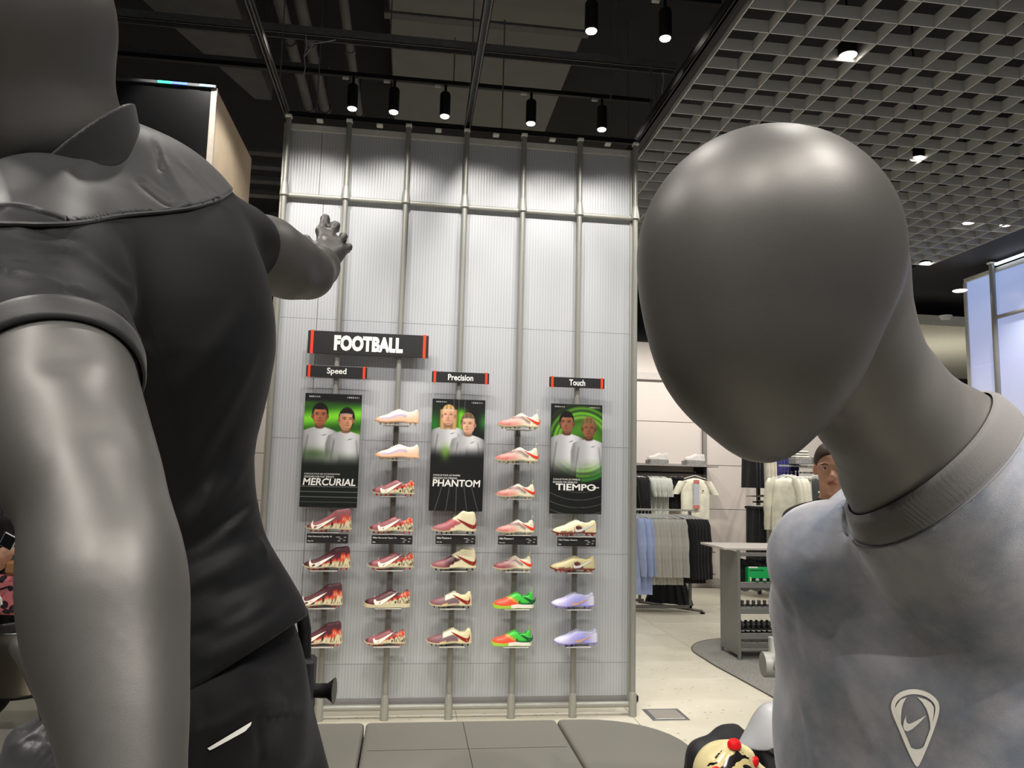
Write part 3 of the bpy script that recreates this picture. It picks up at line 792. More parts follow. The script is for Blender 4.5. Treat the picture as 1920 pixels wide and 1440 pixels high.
t2 = poster(1.909, 2.277, 1.360, 2.123, 2, 'poster reading TIEMPO with two people before green rings', 'TIEMPO', 'CONÇUE POUR LES DRIBBLES', 'DESIGNED FOR DRIBBLING', 2.1, .046, .285, 0)
MB().box(.115, .165, -.0130, -.0118, .381-1.575*.368-.003, .381-1.575*.368+.003).build('title_dash', M_letter, t2)

# ------------------------------------------------------------------ football boots on their shelves
M_print = vmat('boot_print', .42, .45, .15)
M_shelf = mat('shelf_plate', (172, 170, 164), .3, .1, .03, 40)
def lerp(x, pts):
    a = np.array(pts, float); return np.interp(x, a[:, 0], a[:, 1])
BH = dict(
    low=[(0, .030), (.04, .042), (.12, .052), (.28, .064), (.42, .083), (.54, .101), (.60, .104), (.66, .090), (.74, .078), (.84, .080), (.91, .100), (.95, .101), (.98, .088), (1, .062)],
    flat=[(0, .030), (.04, .042), (.12, .052), (.28, .066), (.42, .086), (.52, .098), (.60, .096), (.68, .086), (.76, .080), (.86, .084), (.93, .098), (.97, .097), (1, .078)],
    mid=[(0, .030), (.04, .042), (.12, .052), (.28, .066), (.45, .092), (.56, .112), (.64, .132), (.70, .140), (.80, .132), (.86, .134), (.93, .136), (.965, .12), (1, .070)],
    high=[(0, .030), (.04, .042), (.12, .052), (.28, .064), (.45, .090), (.56, .112), (.60, .124), (.66, .131), (.76, .133), (.86, .138), (.93, .142), (.965, .128), (1, .070)])
WID = [(0, .010), (.03, .024), (.10, .037), (.22, .045), (.34, .048), (.5, .043), (.66, .034), (.80, .032), (.90, .033), (.97, .026), (1, .012)]
BOT = [(0, .026), (.06, .020), (.16, .015), (.3, .014), (.5, .020), (.62, .022), (.75, .018), (1, .018)]
U = np.concatenate([np.linspace(0, .06, 6)[:-1], np.linspace(.06, .94, 40)[:-1], np.linspace(.94, 1, 6)]); NS = 29
def section(u, kind, L):
    """outer path of one cross section, from the -y sole edge over the top to the +y sole edge"""
    zt = lerp(u, BH[kind]); z0 = lerp(u, BOT); wd = lerp(u, WID)
    s = np.linspace(0, 1, NS); a = np.minimum(s, 1-s)*2
    f_y = np.cos(a*PI/2)**.75; f_z = np.sin(a*PI/2)**.80
    o_y = np.where(a < .72, 1-.30*(a/.72)**2.2, np.where(a < .80, .70-.13*(a-.72)/.08, .57*(1-(a-.80)/.2)))
    o_z = np.where(a < .72, np.sin(np.clip(a/.72, 0, 1)*PI/2)**.85, np.where(a < .80, 1.0-.0*(a-.72), 1-.34*((a-.80)/.2)**.6))
    b = float(sm(.60, .68, u)*(1-sm(.955, .985, u)))
    yy = (f_y*(1-b)+o_y*b)*wd; zz = z0+(zt-z0)*(f_z*(1-b)+o_z*b)
    return np.where(s < .5, -yy, yy), zz, z0, zt
def boot_mesh(name, kind, colour, L, parent):
    V = []; Cc = []
    s = np.linspace(0, 1, NS)
    for u in U:
        y, z, z0, zt = section(u, kind, L)
        h = np.clip((z-z0)/max(.06, zt-z0), 0, 1)
        V.append(np.stack([np.full(NS, (u-.5)*L), y, z], 1))
        a = np.minimum(s, 1-s)*2
        Cc.append([colour(u, z, hh, a_ > .79 and .66 < u < .96, kind) for z, hh, a_ in zip(z, h, a)])
    n = len(U); V = np.concatenate(V); c = np.concatenate([np.array(q, float) for q in Cc])
    i = np.arange(n*NS).reshape(n, NS)
    F_ = np.stack([i[:-1, :-1].ravel(), i[:-1, 1:].ravel(), i[1:, 1:].ravel(), i[1:, :-1].ravel()], 1).tolist()
    F_.append(tuple(i[0, ::-1])); F_.append(tuple(i[-1, :]))
    o = meshobj(name, V, F_, M_print, parent, True, lin(c)); o.data.set_sharp_from_angle(angle=math.radians(60)); return o
def side_y(u, z, kind, L):
    y, zz, z0, zt = section(u, kind, L); m = np.argmax(zz[:NS//2+1])
    return float(np.interp(z, zz[:m+1], y[:m+1]))
SW_LO = [(.10, .38), (.04, .26), (.03, .14), (.08, .03), (.17, 0), (.32, .035), (.52, .12), (.76, .24), (1, .37)]
SW_UP = [(.10, .38), (.085, .30), (.09, .22), (.14, .165), (.24, .16), (.38, .19), (.56, .245), (.78, .31), (1, .37)]
def resample(L, n):
    a = np.array(L, float); d = np.r_[0, np.cumsum(np.hypot(*np.diff(a, axis=0).T))]; t = np.linspace(0, d[-1], n)
    return np.stack([np.interp(t, d, a[:, 0]), np.interp(t, d, a[:, 1])], 1)
def side_mark(parent, kind, L, u0, z0, wl, flip, m, hs=1.0, th=.0014, rot=0.):
    lo, up = resample(SW_LO, 16), resample(SW_UP, 16); V = []; F_ = []
    for k in range(16):
        for q in (lo[k], up[k]):
            a, b = (q[0]-.5)*(-1 if flip else 1), (q[1]*hs-.15)
            a, b = a*math.cos(rot)-b*math.sin(rot), a*math.sin(rot)+b*math.cos(rot)
            x = u0*L-.5*L+a*wl; z = z0+b*wl
            u = np.clip(x/L+.5, .02, .98); V.append((x, side_y(u, z, kind, L)-th, z))
    for k in range(15): F_.append((2*k, 2*k+2, 2*k+3, 2*k+1))
    return meshobj('side_mark', V, F_, m, parent)
def sole(parent, kind, L, m_sole, m_stud, turf=False, m_tip=None):
    rings = []
    th = .012 if turf else .006
    for u in np.linspace(0, 1, 22):
        wd = lerp(u, WID)*1.05+.001; zb = lerp(u, BOT)+.003; x = (u-.5)*L*1.015
        if turf: th = .014+.008*u
        base = max(.002, zb-th-.006) if turf else zb-th
        rings.append([(x, -wd, zb+.002), (x, -wd*.94, base), (x, wd*.94, base), (x, wd, zb+.002), (x, 0, zb+.004)])
    MB().loft(rings).build('sole_plate', m_sole, parent, True, 50)
    m = MB()
    if turf:
        for i in range(8):
            u = .08+.12*i; zb = max(.002, lerp(u, BOT)-.016)
            for y in (-.022, .022): m.lathe([(.006, 0), (.007, zb+.004)], ((u-.5)*L, y, 0), 6)
    else:
        for u, w_ in ((.12, .02), (.22, .034), (.33, .037), (.44, .03), (.80, .024), (.92, .022)):
            zb = lerp(u, BOT)
            for sgn in (-1, 1): m.lathe([(.0035, .0), (.0065, zb-.001)], ((u-.5)*L, sgn*w_, 0), 7)
    m.build('studs', m_stud, parent)['kind'] = 'stuff'
def laces(parent, kind, L, m):
    b = MB()
    for i in range(5):
        u = .36+.05*i; y, z, z0, zt = section(u, kind, L)
        x = (u-.5)*L
        b.tube([(x, -.017, zt-.006), (x-.003, -.008, zt+.001), (x-.004, 0, zt+.003), (x-.003, .008, zt+.001), (x, .017, zt-.006)], .0016, 5)
    b.build('laces', m, parent, True)
def loop(parent, L, zt, m):
    b = MB(); x = .45*L
    b.tube([(x-.004, -.004, zt-.01), (x-.002, -.007, zt+.012), (x+.002, -.006, zt+.026), (x+.004, 0, zt+.030), (x+.004, .006, zt+.026), (x, .007, zt+.012), (x-.002, .004, zt-.01)], .0022, 6)
    b.build('pull_loop', m, parent, True)
mix = lambda a, b, t: np.asarray(a, float)*(1-t)+np.asarray(b, float)*t
def spots(u, z, k=1.0): return math.sin(u*92*k+3*math.sin(z*240))*math.sin(z*330*k+2.2*math.sin(u*41))
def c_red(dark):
    body = (146, 84, 88) if not dark else (88, 42, 50)  # paler variant puts stronger light on the same maroon into the colour
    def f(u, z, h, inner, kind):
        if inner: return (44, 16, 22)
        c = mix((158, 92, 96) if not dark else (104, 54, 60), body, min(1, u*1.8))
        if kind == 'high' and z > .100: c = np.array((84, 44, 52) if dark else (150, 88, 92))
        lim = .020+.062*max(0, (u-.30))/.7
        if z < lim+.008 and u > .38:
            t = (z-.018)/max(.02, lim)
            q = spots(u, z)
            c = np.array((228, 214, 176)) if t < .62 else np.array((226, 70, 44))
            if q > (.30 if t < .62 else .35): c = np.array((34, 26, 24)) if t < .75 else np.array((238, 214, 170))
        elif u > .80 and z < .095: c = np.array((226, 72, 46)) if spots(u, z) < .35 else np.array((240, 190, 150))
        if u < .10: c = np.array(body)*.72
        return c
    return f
def c_peach(u, z, h, inner, kind):
    if inner: return (214, 170, 140)
    c = mix((250, 205, 170), (252, 226, 205), sm(.2, .7, h))
    b = math.exp(-((h-(.42+.35*(u-.3)))/.10)**2)*(u > .12)*(u < .72)
    c = mix(c, (178, 168, 226), .85*b)
    if u < .1: c = mix(c, (240, 170, 120), .5)
    return c
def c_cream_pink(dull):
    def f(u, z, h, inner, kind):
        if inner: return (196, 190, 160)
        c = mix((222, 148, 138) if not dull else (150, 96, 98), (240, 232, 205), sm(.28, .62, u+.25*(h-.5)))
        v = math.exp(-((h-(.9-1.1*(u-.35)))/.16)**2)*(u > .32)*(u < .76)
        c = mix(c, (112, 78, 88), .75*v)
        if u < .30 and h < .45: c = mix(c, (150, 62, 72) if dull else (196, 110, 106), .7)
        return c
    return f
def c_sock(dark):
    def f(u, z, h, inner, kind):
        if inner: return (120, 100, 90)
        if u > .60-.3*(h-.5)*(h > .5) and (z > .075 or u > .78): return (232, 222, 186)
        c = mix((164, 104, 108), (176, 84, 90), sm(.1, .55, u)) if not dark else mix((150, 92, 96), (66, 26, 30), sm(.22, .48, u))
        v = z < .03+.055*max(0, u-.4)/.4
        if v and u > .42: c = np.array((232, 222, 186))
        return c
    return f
def c_mauve(u, z, h, inner, kind):
    if inner: return (170, 150, 120)
    c = mix((138, 92, 96), (128, 104, 110), sm(.1, .5, u))
    if h > .62-.12*u and .36 < u < .72: c = np.array((238, 230, 200))
    if u > .68+.1*(.5-h): c = np.array((236, 222, 176))
    if z < .030 and u > .3: c = np.array((222, 190, 140))
    return c
def c_tropic(u, z, h, inner, kind):
    if inner: return (20, 60, 30)
    t = sm(.46, .60, u+.30*(h-.45))
    c = mix((246, 88, 58), (70, 206, 70), t)
    if t > .02 and t < .55 and h > .2: c = mix(c, (240, 200, 70), .55)
    if u > .62 and h < .35: c = np.array((28, 92, 52))
    return c
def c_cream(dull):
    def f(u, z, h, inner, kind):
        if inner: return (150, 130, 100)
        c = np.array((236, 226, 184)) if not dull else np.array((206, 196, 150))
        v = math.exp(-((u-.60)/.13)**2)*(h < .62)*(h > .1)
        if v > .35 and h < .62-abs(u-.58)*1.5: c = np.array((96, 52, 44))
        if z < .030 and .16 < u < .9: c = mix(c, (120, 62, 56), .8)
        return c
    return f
def c_lilac(u, z, h, inner, kind):
    if inner: return (110, 112, 140)
    c = mix((224, 222, 240), (176, 170, 232), sm(.05, .45, u)*(1-sm(.72, .95, u)))
    c = mix(c, (132, 150, 226), .6*math.exp(-((u-.62)/.12)**2)*(1-h))
    if h > .78 and u > .35: c = mix(c, (152, 158, 176), .7)
    return c
m_ = lambda n, c, r=.4: mat(n, c, r, 0, .03, 80)
CREAM, REDS, WHITEM, DKRED = m_('boot_cream', (226, 216, 178)), m_('boot_red', (230, 66, 40)), m_('mark_white', (246, 240, 226)), m_('mark_dark_red', (140, 34, 26))
BLK, GOLD, GREEN, LIL = m_('boot_black', (26, 24, 25)), m_('mark_gold', (226, 170, 120)), m_('mark_green', (18, 84, 50)), m_('boot_lilac', (160, 152, 222))
PEACH, BROWN, LIME, MAR = m_('boot_peach', (246, 196, 158)), m_('boot_brown', (132, 58, 48)), m_('boot_lime', (176, 226, 72)), m_('boot_maroon', (96, 40, 50))
SILV = m_('mark_silver', (222, 218, 214), .25)
L0 = .295
PROTO = {}
def make_boot(key):
    r = bpy.data.objects.new('football_boot', None); r.empty_display_size = .05; link(r)
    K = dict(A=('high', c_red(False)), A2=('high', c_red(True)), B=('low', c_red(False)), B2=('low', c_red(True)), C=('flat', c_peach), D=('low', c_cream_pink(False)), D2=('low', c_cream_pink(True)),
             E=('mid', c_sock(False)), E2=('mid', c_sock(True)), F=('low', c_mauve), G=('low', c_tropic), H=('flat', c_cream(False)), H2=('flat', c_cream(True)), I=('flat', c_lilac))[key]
    kind, cf = K
    boot_mesh('upper', kind, cf, L0, r)
    k = key[0]
    if k == 'A': sole(r, kind, L0, CREAM, REDS); side_mark(r, kind, L0, .40, .044, .17, False, WHITEM, 1., .0016, .12)
    elif k == 'B': sole(r, kind, L0, CREAM, REDS, key == 'B2'); side_mark(r, kind, L0, .48, .046, .17, False, WHITEM, 1., .0016, .14); laces(r, kind, L0, MAR)
    elif k == 'C': sole(r, kind, L0, PEACH, CREAM); laces(r, kind, L0, WHITEM)
    elif k == 'D': sole(r, kind, L0, CREAM, CREAM); side_mark(r, kind, L0, .83, .052, .12, True, REDS, 1., .0016, -.12); laces(r, kind, L0, CREAM); loop(r, L0, .10, CREAM)
    elif k == 'E': sole(r, kind, L0, CREAM, BLK); side_mark(r, kind, L0, .76, .058, .15, True, DKRED, 1., .0016, -.10)
    elif k == 'F': sole(r, kind, L0, CREAM, BLK); side_mark(r, kind, L0, .74, .050, .14, True, DKRED, 1., .0016, -.12); laces(r, kind, L0, CREAM)
    elif k == 'G': sole(r, kind, L0, LIME, LIME, True); side_mark(r, kind, L0, .84, .056, .13, True, GREEN, 1., .0016, -.12); laces(r, kind, L0, LIME); loop(r, L0, .10, LIME); 
    elif k == 'H': sole(r, kind, L0, BROWN, REDS); side_mark(r, kind, L0, .72, .048, .15, False, SILV, .8, .0016, .10); laces(r, kind, L0, CREAM)
    elif k == 'I': sole(r, kind, L0, LIL, LIL); side_mark(r, kind, L0, .66, .046, .13, False, GOLD, .6, .0016, .12); laces(r, kind, L0, WHITEM)
    if k == 'G':
        rings = []
        for u in np.linspace(.42, 1, 10):
            wd = lerp(u, WID)*1.08+.0015; x = (u-.5)*L0*1.02; zb = lerp(u, BOT)+.003
            rings.append([(x, -wd, zb+.004), (x, -wd, max(.004, zb-.018)), (x, wd, max(.004, zb-.018)), (x, wd, zb+.004)])
        MB().loft(rings).build('heel_wedge', WHITEM, r, True, 50)
    return r
LOOK = dict(A='pale-lit maroon high collar boot with white tick', A2='dark maroon high collar boot with animal print', B='rose low boot with white tick', B2='dark maroon turf boot with animal print', C='peach and white low boot', D='cream and pink boot with red tick',
            D2='cream boot with dull maroon toe', E='rose boot with cream ankle sock', E2='blackish maroon boot with cream ankle sock', F='mauve and cream low boot', G='orange and green turf shoe',
            H='pale cream boot with brown side', H2='dull cream boot with brown side', I='lilac boot with thin gold tick')
COLN = ['first column from left', 'second column from left', 'middle column', 'fourth column from left', 'rightmost column']
BOOTS = [ # column, row words, key, toe x, heel x, sole bottom y
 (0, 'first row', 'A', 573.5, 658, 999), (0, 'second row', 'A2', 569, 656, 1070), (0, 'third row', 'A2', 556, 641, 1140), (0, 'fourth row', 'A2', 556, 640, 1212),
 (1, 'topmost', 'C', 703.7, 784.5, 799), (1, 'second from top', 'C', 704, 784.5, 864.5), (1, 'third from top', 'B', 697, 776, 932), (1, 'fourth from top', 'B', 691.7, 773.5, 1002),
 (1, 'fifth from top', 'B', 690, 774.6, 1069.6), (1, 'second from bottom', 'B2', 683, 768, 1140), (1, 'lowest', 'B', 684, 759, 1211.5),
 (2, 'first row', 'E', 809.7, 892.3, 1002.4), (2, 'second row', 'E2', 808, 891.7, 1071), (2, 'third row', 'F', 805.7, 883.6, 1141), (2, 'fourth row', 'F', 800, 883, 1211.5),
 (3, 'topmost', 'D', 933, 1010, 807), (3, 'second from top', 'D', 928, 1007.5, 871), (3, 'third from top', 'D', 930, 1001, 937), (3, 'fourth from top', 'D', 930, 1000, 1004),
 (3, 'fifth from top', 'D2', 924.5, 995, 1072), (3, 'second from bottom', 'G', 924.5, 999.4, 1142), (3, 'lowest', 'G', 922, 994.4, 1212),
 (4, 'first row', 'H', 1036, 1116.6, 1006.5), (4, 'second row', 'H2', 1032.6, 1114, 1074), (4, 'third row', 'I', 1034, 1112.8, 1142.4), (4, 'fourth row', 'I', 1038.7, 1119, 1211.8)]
SHY = -.155
shelf0 = None
for (c, row, key, xa, xb, yb) in BOOTS:
    g = AT((xa+xb)/2, yb-2, y=SHY); ga = AT(xa, yb, y=SHY); gb = AT(xb, yb, y=SHY); ln = (gb-ga)[0]
    if key in PROTO: o = copy_tree(PROTO[key])
    else: o = make_boot(key); PROTO[key] = o
    o.location = (g[0], SHY, g[2]); s = ln/L0/.985; o.scale = (s, min(1., s), min(1.08, s*1.10)); o.rotation_euler = (0, 0, math.radians(rng.uniform(-4, 4)))
    tag(o, LOOK[key]+', '+row+' of the '+COLN[c], 'shoe', 'football boots on the wall shelves')
    xp = S*(c+1)
    if shelf0 is None:
        sh = bpy.data.objects.new('shoe_shelf', None); link(sh); shelf0 = sh
        MB().box(-.085, .085, -.215+.045, -.02, -.006, -.001, .001).build('plate', M_shelf, sh)
        m = MB().box(-.014, .014, -.03, -.008, -.045, -.006, .002); m.prism([(-.12, -.006), (-.02, -.006), (-.02, -.04)], -.004, .004, 'yz')
        m.build('bracket', mat('bracket_grey', (120, 118, 112), .4, .3), sh)
        MB().lathe([(.021, -.05), (.021, -.008), (.0195, -.008), (.0195, -.05), (.021, -.05)], (0, 0, 0), 14).build('collar', M_pole, sh, True)
    else: sh = copy_tree(shelf0)
    sh.location = (xp, -.045, g[2]); tag(sh, 'shelf plate, '+row+' of the '+COLN[c].replace(' from left', '')+', under '+LOOK[key].split(' with')[0].split(' boot')[0]+' boot', 'shelf', 'boot shelves on the poles')
# product strips under the first full row
for (c, x0, y0, x1, y1, txt, sub, lb) in ((0, 575.5, 1001, 652, 1018, 'Nike Mercurial Superfly 10', 'Elite FG', 'leftmost'), (1, 697, 1004, 773, 1020, 'Nike Mercurial Vapor 16', 'Elite', 'second from left'),
        (2, 817, 1004, 891, 1020, 'Nike Phantom 6', 'Elite High', 'middle'), (3, 934, 1005, 1007, 1021, 'Nike Phantom 6', 'Pro Low', 'second from right'), (4, 1045, 1008, 1117, 1024, 'Nike Tiempo Maestro', 'Elite', 'rightmost')):
    yy = SHY-.05
    a = AT(x0, y0, y=yy); b = AT(x1, y1, y=yy); W = (b[0]-a[0])/2; H = (a[2]-b[2])/2+.003
    t = thing('product_strip', ((a[0]+b[0])/2, yy, (a[2]+b[2])/2), lb+' black product strip with white print under the first full boot row', 'label', 'product strips under the boots')
    MB().box(-W, W, -.003, .003, -H, H, .001).build('board', M_black, t)
    text_mesh(txt, 'lettering', M_letter, t, -W+.008, -.0042, H*.38, .0125, min(W*1.15, .0068*len(txt)), .012, 0, 'LEFT')
    text_mesh(sub, 'lettering', M_letter, t, -W+.008, -.0042, -H*.55, .008, None, .01, 0, 'LEFT')
    m = MB()
    for (ax, az, aw) in ((.42, .25, .2), (.8, .2, .12), (.55, -.1, .16), (.78, -.45, .1), (.5, -.55, .14)): m.box(ax*W, (ax+aw)*W, -.0042, -.0031, az*H, (az+.16)*H)
    m.build('printed_sketch', mat('print_grey', (170, 170, 168), .5), t)
    MB().box(-.012, .012, .003, S*0+.15, -.004, .004).build('arm', M_blackmetal, t)

# ------------------------------------------------------------------ the upholstered platform in the foreground
M_leather = mat('grey_leather', (122, 120, 112), .55, 0, .04, 260, .15)
M_welt = mat('dark_seam', (40, 40, 38), .7, 0, .05, 40)
PLT = thing('display_platform', (.3, -3.2, 0), 'long low grey leather covered platform with rounded corner and seams', 'platform')
def outline_x0(y, x1):   # right end with a large rounded corner, top view
    return x1
def cushion(x0, x1, ya, yb, z0, z1, rc=(0, 0), b=.035, nseg=8, parent=None, name='cushion', m=None):
    """slab with soft upper edge; rc = corner radii (back left, back right)"""
    def ring(ins, z):
        pts = []
        X0, X1, A, B = x0+ins, x1-ins, ya+ins, yb-ins
        rl, rr = max(rc[0]-ins, .012), max(rc[1]-ins, .012)
        pts += [(X0, A, z), (X1, A, z)]
        for k in range(nseg+1):
            t = PI/2*k/nseg; pts.append((X1-rr+rr*math.cos(t), B-rr+rr*math.sin(t), z))
        for k in range(nseg+1):
            t = PI/2+PI/2*k/nseg; pts.append((X0+rl+rl*math.cos(t), B-rl+rl*math.sin(t), z))
        return pts
    rings = [ring(0, z0), ring(0, z1-b)]
    for k in range(1, 6):
        t = PI/2*k/5; rings.append(ring(b*(1-math.cos(t)), z1-b+b*math.sin(t)))
    rings.append(ring(b*1.6, z1+.001))
    o = MB().loft(rings).build(name, m or M_leather, parent, True, 40); return loc0(o, parent)
cx = [-2.0, -1.05, -.135, .782, 1.692, 2.22]
for i in range(5):
    rc = (.012, .012)
    if i == 0: rc = (.35, .012)
    if i == 4: rc = (.012, .40)
    cushion(cx[i]+.003, cx[i+1]-.003, -4.85, -1.565, .05, .45, rc, .022 if i < 4 else .02, parent=PLT)
m = MB()
for i in range(5):
    xm = (cx[i]+cx[i+1])/2
    if i < 4: m.box(xm-.0015, xm+.0015, -4.8, -1.60, .4495, .4518)
m.box(cx[3]+.03, cx[4]-.03, -1.957, -1.954, .4495, .4516)
loc0(m.build('stitched_seam', M_welt, PLT), PLT); PLT.children[-1]['kind'] = 'stuff'
loc0(MB().box(-1.9, 2.1, -4.75, -1.7, 0, .06).build('base', M_blackmetal, PLT), PLT)

# ------------------------------------------------------------------ cloth materials
def cloth(name, c, rough=.8, weave=700., bump=.25, sheen=.3, var=.08, vs=6, spec=.3):
    m = bpy.data.materials.new(name); m.use_nodes = True; nt = m.node_tree; b = nt.nodes['Principled BSDF']
    tc = nt.nodes.new('ShaderNodeTexCoord')
    v = nt.nodes.new('ShaderNodeTexVoronoi'); v.inputs['Scale'].default_value = weave
    n = nt.nodes.new('ShaderNodeTexNoise'); n.inputs['Scale'].default_value = vs; n.inputs['Detail'].default_value = 5
    nt.links.new(tc.outputs['Object'], v.inputs['Vector']); nt.links.new(tc.outputs['Object'], n.inputs['Vector'])
    r = nt.nodes.new('ShaderNodeValToRGB'); q = lin(c); r.color_ramp.elements[0].position = .35; r.color_ramp.elements[1].position = .65
    r.color_ramp.elements[0].color = tuple(q*(1-var))+(1,); r.color_ramp.elements[1].color = tuple(q*(1+var))+(1,)
    nt.links.new(n.outputs['Fac'], r.inputs['Fac']); nt.links.new(r.outputs['Color'], b.inputs['Base Color'])
    bp = nt.nodes.new('ShaderNodeBump'); bp.inputs['Strength'].default_value = bump; bp.inputs['Distance'].default_value = .0006
    nt.links.new(v.outputs['Distance'], bp.inputs['Height']); nt.links.new(bp.outputs['Normal'], b.inputs['Normal'])
    b.inputs['Roughness'].default_value = rough; b.inputs['Sheen Weight'].default_value = sheen; b.inputs['Specular IOR Level'].default_value = spec
    m['ramp'] = r.name
    return m
M_jersey = cloth('black_jersey_knit', (10, 10, 12), .62, 1100, .10, .03, .06, 5, .19)
M_yoke = cloth('black_jersey_smooth', (24, 24, 24), .5, 1200, .10, .14, .06, 5, .36)  # smooth yoke cloth, light from above put into its paler colour
M_shorts = cloth('black_shorts_cloth', (12, 12, 14), .75, 1000, .12, .04, .06, 6, .2)

def cap(p, L, k=.02, grow=0.): return chain(p, L, k, -grow)
def ridge(p, A, B, wd):
    ab = B-A; t = np.clip(((p-A)@ab)/float(ab@ab), 0, 1); d = np.linalg.norm(p-A-t[:, None]*ab, axis=1)
    return np.exp(-(d/wd)**2)
def fold_paths(core, L, n=6, amp=1.):
    """cloth folds traced over the cloth: (x1, y1, d1, x2, y2, d2, half width in px, height in px)"""
    out = []
    for (x1, y1, d1, x2, y2, d2, wd, hh) in L:
        t = np.linspace(0, 1, n); bow = np.sin(t*PI)*wd*.5
        pts = hit(core, x1+(x2-x1)*t+bow*.4, y1+(y2-y1)*t+bow); dep = (pts-CAM)@CF
        ok = dep < 2.6
        if ok.sum() < 2: continue
        pts, dep = pts[ok], dep[ok]; sc = float(np.median(dep))/FPX
        out.append((pts, wd*sc, hh*sc*amp))
    return out
def folds(p, d, paths):
    near = np.abs(d) < .022
    if not near.any(): return d
    q = p[near]; s = np.zeros(len(q))
    for pts, wd, hh in paths:
        c = pts.mean(0); R = np.linalg.norm(pts-c, axis=1).max()+wd*2.6
        m = ((q-c)**2).sum(1) < R*R
        if not m.any(): continue
        qq = q[m]; best = np.full(len(qq), 1e9); tt = np.zeros(len(qq)); k = len(pts)-1
        for i in range(k):
            ab = pts[i+1]-pts[i]; t = np.clip(((qq-pts[i])@ab)/(float(ab@ab)+1e-12), 0, 1); dd = ((qq-pts[i]-t[:, None]*ab)**2).sum(1)
            b_ = dd < best; best = np.where(b_, dd, best); tt = np.where(b_, (i+t)/k, tt)
        s[m] += np.exp(-best/(wd*wd))*hh*np.clip(np.sin(np.clip(tt, .02, .98)*PI)*1.6, .15, 1)
    d = d.copy(); d[near] -= s
    return d
def plane_d(p, a, b, c_):
    """distance to the plane through three points, given as (x, y, depth)"""
    A, B, C_ = P(*a), P(*b), P(*c_); n = np.cross(B-A, C_-A); n /= np.linalg.norm(n)
    return (p-A)@n

def band(fn, c_, nrm, t0, t1, n, inner, thick, rib, name, m, parent, rows=5):
    e1 = np.cross(nrm, CF); e1 /= np.linalg.norm(e1); e2 = np.cross(nrm, e1)
    th = np.linspace(0, 2*PI, n, endpoint=False); R_ = []
    prof = [(t, 0.) for t in np.linspace(t0, t1, rows)]
    prof = [(t0, inner)]+[(t, inner+thick*(1 if 0 < k < rows-1 else .6)) for k, (t, _) in enumerate(prof)]+[(t1, inner)]
    E = e1[None]*np.cos(th)[:, None]+e2[None]*np.sin(th)[:, None]
    for k, (t, of) in enumerate(prof):
        c0 = c_+nrm*t; r = np.full(n, .22)
        for _ in range(60): r = r-(fn(c0+E*r[:, None])-of)*.8
        r = r+(rib*np.where(np.arange(n) % 2 == 0, 1, -1) if 1 < k < len(prof)-2 else 0)
        R_.append(c0+E*r[:, None])
    V = np.concatenate(R_); F_ = [(a*n+i, a*n+(i+1) % n, (a+1)*n+(i+1) % n, (a+1)*n+i) for a in range(len(prof)-1) for i in range(n)]
    return loc0(meshobj(name, V, F_, m, parent, True), parent)
# ------------------------------------------------------------------ left mannequin, seen from behind, running pose
ML = thing('mannequin', AT(300, 1440, z=.45)*0+np.array([P(420, 1330, .95)[0], P(420, 1330, .95)[1], .452]), 'grey running mannequin in black football kit filling the left side, arm reaching to the wall', 'mannequin')
L_torso = [(225, 450, .90, 200), (255, 560, .88, 226), (258, 680, .87, 230), (274, 840, .87, 176), (296, 945, .87, 158), (330, 1060, .87, 150), (400, 1250, .88, 168)]
L_sh_far = [(205, 335, .84, 84), (325, 405, .92, 72), (440, 452, 1.0, 58), (492, 474, 1.06, 54)]
L_sh_near = [(150, 398, .82, 80), (88, 470, .74, 114), (72, 545, .68, 132)]
L_arm_near = [(72, 545, .68, 124), (100, 700, .60, 132), (138, 850, .54, 132), (178, 945, .505, 118), (196, 1080, .465, 132), (206, 1200, .445, 125), (230, 1350, .42, 103), (240, 1490, .40, 86), (246, 1560, .395, 84)]
L_arm_far = [(440, 450, 1.0, 66), (500, 478, 1.07, 66), (545, 500, 1.11, 56), (578, 512, 1.14, 46)]
L_fore_far = [(578, 512, 1.14, 45), (598, 500, 1.24, 34), (609, 508, 1.36, 17)]
L_neck = [(165, 335, .84, 118), (105, 250, .80, 108), (72, 120, .78, 106), (45, 20, .77, 122)]
hipL, hipR = P(355, 1330, .82), P(440, 1330, .96)
kL = hipL+np.array([-.10, .14, -.40]); kR = hipR+np.array([.12, -.02, -.42])
aL = np.array([kL[0]-.18, kL[1]-.10, .56]); aR = np.array([kR[0]+.02, kR[1]-.05, .56])
HEADL = P(10, -130, .76)
def hand_caps(W, roots, tips, ends, thumb, rs, re):
    out = []
    for R0, T, E_, r in zip(roots, tips, ends, rs):
        out += [(W, R0, re, r*1.15), (R0, T, r*1.05, r), (T, E_, r, r*.85)]
    return out
W_ = P(611, 508, 1.37)
roots = [P(601, 433, 1.40), P(619, 438, 1.405), P(633, 453, 1.41), P(645, 470, 1.415)]
tips = [P(610, 410, 1.42), P(629, 423, 1.43), P(644, 444, 1.43), P(653.5, 463.5, 1.43)]
ends = [P(612, 418, 1.45), P(631, 431, 1.46), P(645, 451, 1.46), P(653, 470, 1.455)]
pxm = 1.4/FPX
CAPS_L = hand_caps(W_, roots, tips, ends, None, [7.2*pxm, 7.4*pxm, 6.8*pxm, 6.0*pxm], 13*pxm)
CAPS_L += [(W_, P(588, 466, 1.37), 12*pxm, 9*pxm), (P(588, 466, 1.37), P(575, 449, 1.375), 8*pxm, 7*pxm), (P(575, 449, 1.375), P(571, 446, 1.40), 6.6*pxm, 6*pxm),
           (P(618, 480, 1.39), P(632, 470, 1.40), 20*pxm, 16*pxm), (P(606, 462, 1.385), P(616, 478, 1.385), 15*pxm, 17*pxm)]
